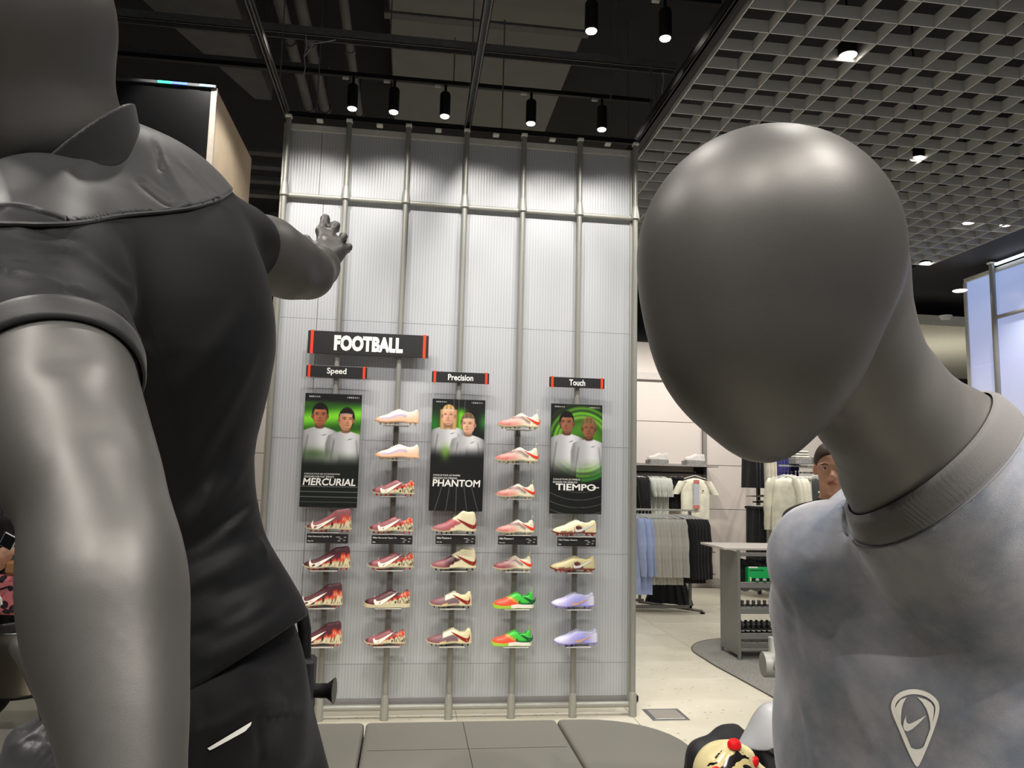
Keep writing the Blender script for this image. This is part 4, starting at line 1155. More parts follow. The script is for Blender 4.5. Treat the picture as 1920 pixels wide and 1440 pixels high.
# near hand, just under the frame: loose fist
def local_hand(W, fwd, side, up, s=1.0):
    f = lambda a, b, c: W+s*(fwd*a+side*b+up*c)
    c = [(f(0, 0, 0), f(.05, 0, 0), .024*s, .030*s)]
    for i, (b, l) in enumerate(((-.030, .040), (-.010, .045), (.011, .042), (.030, .034))):
        r = .0095*s
        K = f(.085, b, 0); c.append((f(.03, b*.6, 0), K, .014*s, .0115*s))
        T = f(.085+l*.75, b, -l*.6); c.append((K, T, .0105*s, r)); E = f(.085+l*.45, b*.9, -l*1.35); c.append((T, E, r, r*.9)); c.append((E, f(.085+l*.05, b*.85, -l*1.25), r*.9, r*.8))
    c += [(f(.02, -.03, -.005), f(.06, -.048, -.018), .014*s, .011*s), (f(.06, -.048, -.018), f(.088, -.036, -.032), .0105*s, .0085*s)]
    return c
wn = P(246, 1560, .395); fw_ = wn-P(226, 1350, .42); fw_ /= np.linalg.norm(fw_); sd_ = np.cross(fw_, CF); sd_ /= np.linalg.norm(sd_); up_ = np.cross(sd_, fw_)
CAPS_N = local_hand(wn, fw_, sd_, up_)
def caps(p, L, k=.006):
    d = None
    for a, b, ra, rb in L:
        e = cone(p, a, b, ra, rb); d = e if d is None else smin(d, e, k)
    return d
SP_ARM = spl(L_arm_near, 4)
def bodyL(p):
    d = chain(p, L_torso[:-1]+[(395, 1250, .90, 128)], .03, .016)
    d = smin(d, chain(p, L_neck, .03), .045)
    d = smin(d, cone(p, P(60, 20, .77), HEADL, .075, .088), .03)
    d = smin(d, chain(p, L_sh_far, .02, .008), .03); d = smin(d, chain(p, L_sh_near, .02, .010), .03)
    na = chain(p, SP_ARM, .010)
    # muscle hollows of the upper arm, bony bump at the elbow
    na = na+.006*np.exp(-(np.linalg.norm(p-P(128, 700, .545), axis=1)/.022)**2)+.003*np.exp(-(np.linalg.norm(p-P(215, 930, .50), axis=1)/.03)**2)-.003*np.exp(-(np.linalg.norm(p-P(118, 912, .47), axis=1)/.018)**2)+.003*np.exp(-(np.linalg.norm(p-P(190, 830, .50), axis=1)/.02)**2)
    d = smin(d, na, .012)
    d = smin(d, caps(p, CAPS_N), .006)
    fa = chain(p, L_arm_far, .02)
    fa = smin(fa, chain(p, L_fore_far, .02), .012)
    fa = fa+.005*np.exp(-(np.linalg.norm(p-P(600, 505, 1.10), axis=1)/.018)**2)
    d = smin(d, fa, .012); d = smin(d, caps(p, CAPS_L, .008), .010)
    lg = smin(cone(p, hipL, kL, .082, .052), cone(p, kL, aL, .052, .034), .02)
    lg2 = smin(cone(p, hipR, kR, .082, .052), cone(p, kR, aR, .052, .034), .02)
    ft = np.minimum(cone(p, aL, aL+np.array([-.05, .14, -.07]), .036, .030), cone(p, aR, aR+np.array([-.02, .15, -.07]), .036, .030))
    d = smin(d, np.minimum(lg, lg2), .03)
    return smin(d, ft, .025)
lo, hi = bounds([HEADL, P(0, 500, .68), P(-120, 600, .62), P(720, 450, 1.45), wn, aL, aR, kR, P(230, 450, 1.05), P(60, 1400, .36)], .13)
o = sdf_mesh(bodyL, lo, hi, .0062, 'body', M_mann, ML); loc0(o, ML)

HEM = ((584, 1153, .80), (345, 1302, .80), (470, 1215, 1.10))
NECKC = (P(140, 330, .81), P(128, 215, .80))
def jersey_core(p):
    d = chain(p, spl(L_torso[:-1]+[(385, 1262, .86, 196)], 2), .02, -.003)
    # flare of the skirt towards its lower right corner
    d = smin(d, cone(p, P(395, 1060, .88), P(494, 1168, .88), .045, .042), .03)
    d = smin(d, chain(p, L_sh_far, .03, -.004), .04)
    sl = chain(p, [(85, 430, .76, 128), (74, 545, .68, 140), (92, 660, .62, 146), (108, 750, .585, 148)], .015)
    d = smin(d, smin(chain(p, L_sh_near, .02, -.006), sl, .03), .035)
    return d
FOLD_L = [(5, 640, .585, 90, 575, .585, 9, 6), (90, 575, .585, 200, 590, .59, 9, 6), (0, 600, .60, 80, 545, .60, 8, -6), (110, 520, .63, 215, 610, .60, 8, -6), (60, 560, .60, 205, 585, .60, 12, 5), (20, 590, .58, 200, 560, .60, 7, -6), (0, 500, .62, 170, 545, .60, 10, 5), (0, 470, .62, 120, 500, .62, 7, -5), (10, 440, .64, 150, 470, .66, 9, 4),
          (0, 385, .66, 130, 420, .70, 9, 5), (0, 405, .66, 160, 452, .70, 7, -5),
          (300, 290, .78, 360, 400, .84, 12, 5), (330, 300, .8, 420, 385, .88, 9, 5), (250, 330, .74, 330, 390, .80, 14, -5), (120, 330, .72, 200, 275, .74, 14, 4), (290, 265, .80, 300, 330, .78, 8, -4),
          (205, 560, .64, 300, 700, .66, 14, 5), (150, 470, .66, 260, 560, .66, 16, 5),
          (330, 1000, .72, 470, 860, .78, 16, 5), (340, 1040, .72, 480, 930, .78, 10, -6), (345, 1090, .72, 500, 1000, .76, 12, 5), (400, 1120, .72, 540, 1050, .76, 14, -5), (330, 960, .72, 440, 800, .76, 18, -4),
          (480, 1010, .80, 500, 1035, .80, 14, 6), (380, 1180, .70, 520, 1120, .74, 16, 5), (340, 1200, .70, 480, 1130, .74, 12, -4)]
FOLD_L = FOLD_L+[(300, 1120, 0, 540, 1000, 0, 14, 6), (350, 1250, 0, 560, 1130, 0, 16, 5), (330, 900, 0, 490, 640, 0, 22, 5), (290, 760, 0, 470, 560, 0, 24, 4), (300, 620, 0, 330, 860, 0, 20, -4), (340, 1010, 0, 400, 900, 0, 9, 6), (420, 1000, 0, 495, 930, 0, 9, 6)]
PATH_L = fold_paths(jersey_core, FOLD_L, 7, 1.25)
def jersey0(p): return jerseyL(p)
def jerseyL(p):
    d = folds(p, jersey_core(p), PATH_L)
    q = plane_d(p, *HEM)
    s = np.sign(plane_d(P(262, 690, .87)[None], *HEM))[0]
    d = smax(d, -s*q)                                     # cut at the lower hem
    # far and near sleeve ends
    A = P(440, 450, 1.0); B = P(505, 480, 1.075); n = (B-A)/np.linalg.norm(B-A); d = smax(d, (p-B)@n-.004)
    A = P(74, 545, .68); B = P(101, 722, .592); n = (B-A)/np.linalg.norm(B-A); e = (p-B)@n; near = np.linalg.norm(p-B, axis=1) < .13
    d = np.where(near, smax(d, e), d)
    # neck opening
    nk = cone(p, NECKC[0], P(45, 20, .78), .068, .082); d = smax(d, -nk)
    return d
SEAMS = [(-20, 400), (100, 404), (180, 396), (260, 398), (330, 401), (380, 385), (433, 366)]
lo, hi = bounds([P(-110, 640, .60), P(-40, 640, .75), P(600, 1180, .80), P(600, 1000, 1.05), P(350, 1310, .72), P(540, 470, 1.12), P(200, 200, .80), P(250, 500, 1.06)], .05)
o = sdf_mesh(jerseyL, lo, hi, .0052, 'jersey', M_jersey, ML); loc0(o, ML)
# smooth shoulder yoke lies over the knit, ending in a raised seam
def yoke_plane(p):
    a = plane_d(p, (100, 405, .70), (330, 402, .78), (250, 372, .95)); s = np.sign(plane_d(P(230, 320, .80)[None], (100, 405, .70), (330, 402, .78), (250, 372, .95)))[0]
    b = plane_d(p, (330, 402, .78), (433, 366, .88), (380, 352, 1.0)); sb = np.sign(plane_d(P(300, 320, .80)[None], (330, 402, .78), (433, 366, .88), (380, 352, 1.0)))[0]
    return smax(-s*a, -sb*b, .01)
def yokeL(p):
    return smax(jersey0(p)-.0030, yoke_plane(p), .002)
lo, hi = bounds([P(-90, 420, .66), P(450, 360, .98), P(200, 210, .80), P(150, 300, .98), P(250, 420, .72)], .03)
o = sdf_mesh(yokeL, lo, hi, .0032, 'yoke', M_yoke, ML); loc0(o, ML)
# stand-up collar band
cc = []
KN = lambda p: np.abs(cone(p, NECKC[0], P(45, 20, .78), .066, .080)-.0035)-.0022
cn = P(45, 20, .78)-P(140, 330, .81); cn /= np.linalg.norm(cn)
tilt = cn*.9+CF*.2+CR*.15; tilt /= np.linalg.norm(tilt)
nkL = lambda p: cone(p, P(140, 330, .81), P(45, 20, .78), .066, .080)
C0 = P(160, 268, .81)
_t = hit(lambda p: nkL(p)-.0035, [90, 160, 257], [293, 237, 231])
tilt = np.cross(_t[1]-_t[0], _t[2]-_t[0]); tilt /= np.linalg.norm(tilt)
if (P(60, 0, .8)-_t[0])@tilt < 0: tilt = -tilt
def collarL(p):
    t = (p-_t[0])@tilt
    return smax(KN(p), np.abs(t+.022)-.022, .002)
lo, hi = bounds([C0], .15)
o = sdf_mesh(collarL, lo, hi, .0022, 'collar', M_yoke, ML); loc0(o, ML)
# shorts
L_short = [(400, 1200, .90, 140), (405, 1290, .90, 150), (412, 1400, .89, 160)]
FOLD_S = [(430, 1245, .72, 585, 1285, .80, 10, 4), (440, 1330, .70, 600, 1310, .80, 12, 6), (470, 1350, .70, 600, 1335, .80, 8, -5), (350, 1380, .70, 480, 1325, .72, 10, 5), (470, 1400, .72, 590, 1420, .80, 12, 4), (380, 1290, .70, 390, 1440, .70, 12, -4), (480, 1330, .70, 490, 1440, .72, 8, -4)]
def shortsL(p, use=True):
    d = chain(p, L_short, .04)
    a = cone(p, hipL, hipL+(kL-hipL)*.62, .092, .100); b = cone(p, hipR, hipR+(kR-hipR)*.62, .090, .100)
    e = np.minimum(a, b)
    n1 = (kL-hipL)/np.linalg.norm(kL-hipL)
    d = smin(d, e, .03)
    if use: d = folds(p, d, PATH_S)
    return smax(d, -(p[:, 2]-(hipL[2]-.24)))
PATH_S = fold_paths(lambda p: shortsL(p, False), FOLD_S, 6, 1.3)
lo, hi = bounds([P(250, 1150, .75), P(610, 1200, .8), P(640, 1400, .98), hipL+(kL-hipL)*.7, hipR+(kR-hipR)*.7, P(420, 1200, 1.02)], .09)
o = sdf_mesh(shortsL, lo, hi, .006, 'shorts', M_shorts, ML); loc0(o, ML)
# white stripe on the shorts
def strip_on(fn, poly_a, poly_b, name, m, parent, lift=.0012, n=24):
    a, b = resample(poly_a, n), resample(poly_b, n)
    V = np.concatenate([hit(fn, a[:, 0], a[:, 1]), hit(fn, b[:, 0], b[:, 1])])
    d = CAM-V; V = V+d/np.linalg.norm(d, axis=1)[:, None]*lift
    F_ = [(i, i+1, n+i+1, n+i) for i in range(n-1)]
    o = meshobj(name, V, F_, m, parent, True); return loc0(o, parent)
strip_on(shortsL, [(389, 1403), (472, 1353)], [(393, 1407), (400, 1404), (460, 1371), (470, 1360)], 'side_stripe', M_letter, ML)
# stand: bent black rod, bracket and clamping knob
m = MB(); m.tube([P(545, 1120, 1.0), P(566, 1150, 1.0), P(571, 1180, 1.0), P(571, 1300, 1.0)], .0085, 12); loc0(m.build('support_rod', M_blackmetal, ML, True), ML)
b0 = P(576, 1232, 1.0)
m = MB().box(b0[0]-.014, b0[0]+.011, b0[1]-.02, b0[1]+.02, .46, b0[2], .004); loc0(m.build('bracket', mat('bracket_black', (26, 26, 27), .6), ML), ML)
k0 = P(588, 1295, 1.0); ax = CR
m = MB().tube([k0, k0+ax*.009, k0+ax*.0092, k0+ax*.018, k0+ax*.024, k0+ax*.027, k0+ax*.0272], [.009, .009, .0095, .0095, .014, .0165, .012], 16)
loc0(m.build('clamp_knob', mat('knob_black', (22, 21, 22), .35), ML, True, 40), ML)
m = MB().lathe([(.13, 0), (.13, .012), (.0, .014)], (b0[0]-.03, b0[1], .452), 28); loc0(m.build('base_plate', M_blackmetal, ML, True), ML)

# sleeve hems and the raised yoke seam
def slv(p): return (smin(chain(p, L_sh_near, .02, -.006), chain(p, [(85, 430, .76, 128), (74, 545, .68, 140), (92, 660, .62, 146), (108, 750, .585, 148)], .015), .03))
A = P(74, 545, .68); B = P(101, 722, .592); n_ = (B-A)/np.linalg.norm(B-A)
band(slv, B, n_, -.024, -.001, 90, .001, .0030, 0, 'sleeve_hem', M_yoke, ML, 6)
def slf(p): return chain(p, L_sh_far, .02, -.004)
A = P(440, 450, 1.0); B = P(505, 480, 1.075); n_ = (B-A)/np.linalg.norm(B-A)
band(slf, B, n_, -.018, .005, 60, -.001, .0025, 0, 'sleeve_hem', M_yoke, ML, 6)

# raised seam along the edge of the yoke
xs_ = np.linspace(-12, 432, 46); a_, b_ = np.full(46, 335.), np.full(46, 470.)
for _ in range(9):
    mid = (a_+b_)/2; v_ = yoke_plane(hit(jersey0, xs_, mid, n=45)); a_ = np.where(v_ < 0, mid, a_); b_ = np.where(v_ < 0, b_, mid)
sp_ = hit(jersey0, xs_, (a_+b_)/2); sp_ = sp_+(CAM-sp_)/np.linalg.norm(CAM-sp_, axis=1)[:, None]*.0022
sp_[1:-1] = (sp_[:-2]+sp_[1:-1]*2+sp_[2:])/4
loc0(MB().tube(sp_, .0024, 8).build('yoke_seam', M_yoke, ML, True), ML)

# ------------------------------------------------------------------ right mannequin: smooth egg head, faded grey tee
def faded():
    m = cloth('faded_grey_cotton', (112, 110, 110), .85, 900, .2, .25, .1, 5, .2)
    nt = m.node_tree; b = nt.nodes['Principled BSDF']; r = nt.nodes[m['ramp']]
    r.color_ramp.elements[0].color = rgba((96, 103, 114)); r.color_ramp.elements[1].color = rgba((132, 131, 135))
    r.color_ramp.elements[0].position = .38; r.color_ramp.elements[1].position = .58
    n = r.inputs['Fac'].links[0].from_node; n.inputs['Scale'].default_value = 9; n.inputs['Detail'].default_value = 7; n.inputs['Roughness'].default_value = .62
    return m
M_tee = faded()
def ribmat():
    m = cloth('ribbed_collar', (84, 82, 81), .85, 900, .2, .2, .04, 6, .2)
    return m
M_rib = ribmat()
MR = thing('mannequin', (P(1760, 1600, .95)[0], P(1760, 1600, .95)[1], .452), 'dark grey mannequin with smooth egg shaped head bowed, in faded grey tee at right', 'mannequin')
H0, H1, H2 = P(1436, 482, .56), P(1412, 640, .545), P(1434, 790, .535)
s56 = .56/FPX
NKA, NKB = P(1570, 620, .60), P(1712, 872, .68)
TZ0, TZ1 = P(1690, 800, .69), P(1990, 1000, .80)
L_chest = [(1556, 1056, .86, 92), (1700, 1165, .90, 195), (1820, 1180, .92, 330)]
L_trunk = [(1820, 1180, .92, 330), (1800, 1400, .95, 318), (1790, 1650, .98, 300), (1790, 1800, 1.0, 300)]
SHN = [(1860, 1120, .90, 240), (2050, 1090, .82, 200), (2200, 1250, .72, 170)]
hR1, hR2 = P(1700, 1850, 1.02), P(1890, 1850, .98)
def headR(p):
    d = rcone(p, H0, H2, 239*s56, 70*.535/FPX)
    return smin(d, np.linalg.norm(p-H1, axis=1)-172*.545/FPX, .04)
def neckR(p): return chain(p, [(1568, 520, .595, 126), (1588, 640, .615, 115), (1650, 757, .65, 119), (1745, 874, .70, 158), (1840, 1020, .78, 215)], .012)
kR1, kR2 = np.array([hR1[0]-.02, hR1[1]-.02, .78]), np.array([hR2[0]+.05, hR2[1]-.02, .78])
elb, wri = P(2330, 1560, .70), P(2200, 1800, .62)
fwR = wri-elb; fwR /= np.linalg.norm(fwR); sdR = np.cross(fwR, CF); sdR /= np.linalg.norm(sdR)
CAPS_R = local_hand(wri, fwR, sdR, np.cross(sdR, fwR))
def bodyR(p):
    d = headR(p)
    d = smin(d, chain(p, [(1568, 520, .595, 126), (1588, 640, .615, 115), (1650, 757, .65, 119), (1745, 874, .70, 157), (1790, 960, .78, 150)], .012), .022)
    d = smin(d, chain(p, L_chest[1:], .03, .014), .03)
    d = smin(d, chain(p, L_trunk, .03, .014), .03)
    d = smin(d, chain(p, SHN, .03, .012), .03)
    d = smin(d, cone(p, P(2200, 1250, .72), elb, .05, .042), .02); d = smin(d, cone(p, elb, wri, .043, .030), .015)
    d = smin(d, caps(p, CAPS_R), .006)
    d = smin(d, chain(p, [(1560, 1050, .87, 60), (1540, 1160, .93, 56), (1570, 1420, 1.02, 52), (1640, 1560, 1.04, 48)], .02), .02)
    for h_, k_ in ((hR1, kR1), (hR2, kR2)):
        a_ = np.array([k_[0], k_[1]+.03, .54])
        d = smin(d, smin(cone(p, h_, k_, .085, .055), cone(p, k_, a_, .055, .035), .02), .03)
        d = smin(d, cone(p, a_, a_+np.array([-.05, -.13, -.055]), .034, .030), .02)
    # soft hollow where the neck runs into the jaw, muscle of the neck
    d = d-.004*ridge(p, P(1545, 850, .60), P(1620, 700, .60), .012)
    return d
lo, hi = bounds([H0, H2, P(1300, 400, .56), P(1500, 200, .56), P(2330, 1250, .7), P(1440, 1060, .9), elb, wri, P(1400, 1560, 1.1), np.array([hR1[0], hR1[1], .5]), kR2, CAPS_R[0][1], P(1900, 1200, 1.15)], .12)
o = sdf_mesh(bodyR, lo, hi, .0062, 'body', M_mann, MR); loc0(o, MR)
FOLD_R = [(1480, 1030, 0, 1550, 1060, 0, 12, 3), (1470, 1100, .80, 1500, 1250, .82, 14, -4), (1530, 1090, .79, 1560, 1200, .78, 18, -4), (1500, 1300, 0, 1530, 1440, 0, 14, 3), (1900, 1000, 0, 1800, 1120, 0, 26, 3), (1560, 1240, 0, 1650, 1420, 0, 24, 3)]
def neckwide(p): return neckR(p)-.0035
_q = hit(neckwide, [1628, 1700, 1868], [1019, 1006, 882]); print('Q', _q, [np.linalg.norm(a-CAM) for a in _q], neckwide(_q))
_n = np.cross(_q[1]-_q[0], _q[2]-_q[0]); _n /= np.linalg.norm(_n)
if (P(1600, 600, .6)-_q[0])@_n < 0: _n = -_n            # points to the head
def teeR(p, use=True):
    d = chain(p, L_chest, .03, -.003)
    d = smin(d, chain(p, L_trunk, .03, -.003), .05)
    d = smin(d, chain(p, SHN, .03, -.004), .04)
    d = smin(d, neckwide(p), .03)
    sl = chain(p, [(1618, 1006, .82, 60), (1556, 1046, .86, 95), (1545, 1140, .92, 84), (1552, 1250, .97, 70)], .012)
    d = smin(d, sl, .035)
    if use: d = folds(p, d, PATH_R)
    t = (p-_q[0])@_n
    return smax(d, -smax(-t, neckwide(p)-.009, .004), .002)
PATH_R = fold_paths(lambda p: teeR(p, False), FOLD_R, 6, 1.2)
lo, hi = bounds([P(1420, 1060, .86), P(1450, 1300, 1.0), P(2330, 1080, .75), P(2300, 1300, .70), P(1800, 1760, .80), P(1800, 1760, 1.22), P(1560, 900, .85), P(1900, 780, .72), P(1950, 1100, 1.15), P(1800, 1000, .58), P(1720, 800, .62), P(1900, 900, .58)], .05)
o = sdf_mesh(teeR, lo, hi, .0058, 'tee_shirt', M_tee, MR); loc0(o, MR)
# ribbed collar band wrapped round the neck
_ax0, _ax1 = P(1640, 762, .65), P(1840, 1020, .78)
_s = ((_q[0]-_ax0)@_n)/((_ax1-_ax0)@_n); _c = _ax0+(_ax1-_ax0)*_s
band(neckR, _c, _n, -.0015, .0315, 300, .0015, .0042, .0004, 'collar', M_rib, MR, 7)
band(neckR, _c, _n, -.0035, -.001, 120, .0015, .0052, .0, 'collar_seam', mat('collar_seam', (96, 96, 100), .8), MR, 3)

# printed crest on the chest, laid onto the cloth
def on_cloth(name, outer, inner, m, n=72, lift=.0010):
    """ring or strip between two outlines measured on the photograph's crest"""
    f = lambda L: resample([(1420+a/3, 960+b/3) for a, b in L], n)
    a, b = f(outer), f(inner)
    rows = [a+(b-a)*t for t in np.linspace(0, 1, 5)]
    V = np.concatenate([hit(teeR, r[:, 0], r[:, 1]) for r in rows]); d = CAM-V; V = V+d/np.linalg.norm(d, axis=1)[:, None]*lift
    F_ = [(r*n+i, r*n+i+1, (r+1)*n+i+1, (r+1)*n+i) for r in range(4) for i in range(n-1)]
    return loc0(meshobj(name, V, F_, m, MR, True), MR)
M_crest = mat('crest_print', (238, 234, 224), .55, 0, .03, 200)
def smoothloop(L, k=3):
    a = np.array(L, float)
    for _ in range(k): # corner cutting
        q = a*.75+np.roll(a, -1, 0)*.25; r = a*.25+np.roll(a, -1, 0)*.75; a = np.stack([q, r], 1).reshape(-1, 2)
    return [tuple(x) for x in a]+[tuple(a[0])]
OUT = [(885, 993), (955, 1010), (1010, 1050), (1028, 1095), (1016, 1160), (985, 1250), (945, 1350), (918, 1412), (900, 1440), (880, 1412), (845, 1340), (800, 1230), (765, 1150), (748, 1095), (765, 1040), (815, 1005)]
INN = [(885, 1022), (948, 1036), (990, 1068), (1004, 1098), (994, 1158), (966, 1242), (928, 1340), (908, 1382), (901, 1392), (893, 1382), (866, 1328), (822, 1222), (788, 1142), (772, 1098), (786, 1062), (828, 1032)]
on_cloth('crest_rim', smoothloop(OUT), smoothloop(INN), M_crest, 110)
on_cloth('crest_petal', [(838, 1042), (806, 1056), (786, 1080), (776, 1104), (782, 1140), (796, 1186), (810, 1228)], [(838, 1044), (822, 1074), (812, 1110), (808, 1150), (808, 1190), (809, 1210), (811, 1228)], M_crest, 40)
on_cloth('crest_petal', [(902, 1042), (946, 1054), (976, 1072), (994, 1100), (992, 1140), (984, 1190), (974, 1238)], [(902, 1044), (928, 1070), (950, 1104), (964, 1144), (972, 1184), (973, 1210), (973, 1238)], M_crest, 40)
on_cloth('crest_petal', [(850, 1308), (862, 1340), (880, 1372), (900, 1394), (918, 1370), (934, 1336), (944, 1308)], [(850, 1308), (864, 1324), (880, 1332), (898, 1335), (916, 1332), (930, 1324), (944, 1308)], M_crest, 40)
on_cloth('crest_tick', [(838, 1146), (824, 1176), (820, 1206), (828, 1228), (846, 1234), (870, 1222), (906, 1192), (950, 1145)], [(838, 1146), (836, 1166), (840, 1184), (852, 1192), (868, 1188), (890, 1176), (918, 1162), (950, 1144)], M_crest, 40)

# ------------------------------------------------------------------ clothes rail with a clear bust hanger, black top and a boot in front
RL = thing('clothes_rail', (P(1800, 1245, 1.72)[0], P(1800, 1245, 1.72)[1], 0), 'thick grey rail end on a post beside the grey tee, chrome hook below', 'rail')
a, b = P(1447, 1246, 1.70), P(1900, 1244, 1.70); b = np.array([b[0], b[1], a[2]])
dx = (b-a)/np.linalg.norm(b-a); rr = 23*1.70/FPX
m = MB().tube([a-dx*.020, a-dx*.0185, b], [rr*.96, rr, rr], 28); loc0(m.build('rail_tube', mat('rail_end_paint', (122, 122, 116), .45, .2, .03, 60), RL, True, 40), RL)
q = P(1449, 1225, 1.72); m = MB().tube([q-np.array([0, 0, .03]), q+np.array([0, 0, .035])], .0095, 12); loc0(m.build('peg', M_pole, RL, True), RL)
for f in (.45, .9):
    c = a+(b-a)*f; loc0(MB().tube([(c[0], c[1], 0), (c[0], c[1], a[2])], .02, 12).build('post', M_pole, RL, True), RL)
    loc0(MB().lathe([(.16, 0), (.16, .012), (.0, .016)], (c[0], c[1], .0), 24).build('foot', M_pole, RL, True), RL)
M_chrome = mat('chrome', (210, 208, 204), .12, 1., .02, 20)
def clearplastic():
    m = bpy.data.materials.new('frosted_plastic'); m.use_nodes = True; nt = m.node_tree; b = nt.nodes['Principled BSDF']
    n = nt.nodes.new('ShaderNodeTexNoise'); n.inputs['Scale'].default_value = 12; r = nt.nodes.new('ShaderNodeMapRange'); r.inputs[3].default_value = .25; r.inputs[4].default_value = .45
    nt.links.new(n.outputs['Fac'], r.inputs[0]); nt.links.new(r.outputs[0], b.inputs['Roughness'])
    b.inputs['Base Color'].default_value = rgba((205, 205, 208)); b.inputs['Transmission Weight'].default_value = .55; b.inputs['IOR'].default_value = 1.3
    return m
M_clear = clearplastic()
HG = thing('bust_hanger', P(1500, 1330, 1.70), 'clear frosted plastic bust hanger hooked under the grey rail end', 'hanger')
hk = [P(1459, 1256, 1.70), P(1463, 1285, 1.70), P(1470, 1297, 1.70), P(1472, 1316, 1.70)]
loc0(MB().tube([P(1470, 1222, 1.675), P(1460, 1226, 1.672), P(1455, 1250, 1.670), P(1459, 1272, 1.69), P(1469, 1292, 1.70), P(1472, 1302, 1.70), P(1472, 1330, 1.70)], .0042, 8).build('hook', M_chrome, HG, True), HG)
loc0(MB().tube([P(1474, 1312, 1.70), P(1474, 1329, 1.70)], .017, 16).build('clamp', M_clear, HG, True), HG)
for i in range(5):
    c = P(1463+5.5*i, 1321, 1.682); loc0(MB().box(c[0]-.0018, c[0]+.0018, c[1]-.002, c[1]+.001, c[2]-.006, c[2]+.006).build('size_mark', M_blackmetal, HG), HG)
# shell of the bust: two shoulders and a dipped lower edge, hollow
def bust(p):
    d = chain(p, [(1408, 1415, 1.70, 30), (1452, 1352, 1.70, 26), (1500, 1338, 1.70, 24), (1560, 1352, 1.70, 30), (1620, 1420, 1.70, 34)], .03)
    d = smin(d, chain(p, [(1460, 1385, 1.70, 46), (1550, 1385, 1.70, 46)], .03), .04)
    return d
_cz = [P(1408, 1396, 1.70)[2], P(1450, 1378, 1.70)[2]]
def bust2(p):
    d = bust(p)
    x = (p-P(1408, 1396, 1.70))@CR; cut = _cz[0]+.022*np.exp(-((x-.052)/.022)**2)-.01*np.clip((x-.10)/.05, 0, 1)
    return smax(d, cut-p[:, 2], .002)
lo, hi = bounds([P(1370, 1320, 1.70), P(1650, 1420, 1.70), P(1500, 1320, 1.6), P(1500, 1400, 1.8)], .03)
o = sdf_mesh(bust2, lo, hi, .0035, 'shell', M_clear, HG); loc0(o, HG)
M_blk = cloth('black_garment', (14, 13, 15), .6, 900, .15, .05, .1, 6, .35)
GT = thing('hung_top', P(1480, 1500, 1.78), 'black top hanging on the clear bust hanger at the lower edge', 'top')
def gar(p):
    d = chain(p, [(1500, 1400, 1.80, 60), (1420, 1440, 1.78, 60), (1480, 1620, 1.80, 110)], .04)
    d = smin(d, chain(p, [(1412, 1372, 1.86, 16), (1360, 1388, 1.84, 22), (1320, 1420, 1.82, 30), (1300, 1520, 1.80, 36)], .02), .05)
    d = smin(d, chain(p, [(1500, 1400, 1.80, 60), (1600, 1420, 1.80, 60), (1540, 1620, 1.80, 110)], .04), .03)
    t = (p-P(1500, 1352, 1.78)); nk = np.linalg.norm(t/np.array([.125, .4, .078]), axis=1)
    return smax(d, (1-nk)*.05, .006)
lo, hi = bounds([P(1270, 1360, 1.80), P(1680, 1340, 1.8), P(1480, 1740, 1.65), P(1480, 1740, 2.0)], .05)
o = sdf_mesh(gar, lo, hi, .008, 'body', M_blk, GT); loc0(o, GT)

# leopard print boot shown sole up at the lower edge
def leopard():
    m = bpy.data.materials.new('leopard_sole'); m.use_nodes = True; nt = m.node_tree; b = nt.nodes['Principled BSDF']
    tc = nt.nodes.new('ShaderNodeTexCoord'); n = nt.nodes.new('ShaderNodeTexNoise'); n.inputs['Scale'].default_value = 26; n.inputs['Detail'].default_value = 1.5; n.inputs['Distortion'].default_value = 1.1
    mp = nt.nodes.new('ShaderNodeMapping'); mp.inputs['Scale'].default_value = (1.1, 1.1, 1.1); mp.inputs['Location'].default_value = (.31, .2, .07)
    nt.links.new(tc.outputs['Object'], mp.inputs['Vector']); nt.links.new(mp.outputs['Vector'], n.inputs['Vector'])
    r = nt.nodes.new('ShaderNodeValToRGB'); r.color_ramp.interpolation = 'CONSTANT'; e = r.color_ramp.elements
    e[0].color = rgba((214, 198, 140)); e[1].position = .50; e[1].color = rgba((26, 22, 24))
    nt.links.new(n.outputs['Fac'], r.inputs['Fac']); nt.links.new(r.outputs['Color'], b.inputs['Base Color']); b.inputs['Roughness'].default_value = .15; b.inputs['Coat Weight'].default_value = .6
    return m
LB = thing('football_boot', P(1375, 1480, 1.28), 'large leopard print boot with red studs sole up at bottom edge', 'shoe')
bz = 1.28/FPX
B0, B1, B2 = P(1362, 1455, 1.28), P(1420, 1500, 1.30), P(1500, 1600, 1.33)
def lboot(p):
    d = smin(rcone(p, B0, B1, 62*bz, 52*bz), cone(p, B1, B2, 50*bz, 36*bz), .02)
    return smin(d, cone(p, P(1372, 1412, 1.27), P(1396, 1418, 1.27), 18*bz, 14*bz), .02)
def lsole(p): return smax(lboot(p)-.0008, -((p-P(1375, 1470, 1.26))@(-CF*.85+CU*.3-CR*.1)-.018), .003)
lo, hi = bounds([B0, B1, B2], .075)
o = sdf_mesh(lboot, lo, hi, .0032, 'upper', mat('boot_butter', (208, 194, 146), .35, 0, .03, 60), LB); loc0(o, LB)
o = sdf_mesh(lsole, lo, hi, .003, 'sole_plate', leopard(), LB); loc0(o, LB)
M_stud = mat('stud_red', (232, 26, 30), .35, 0, .03, 60)
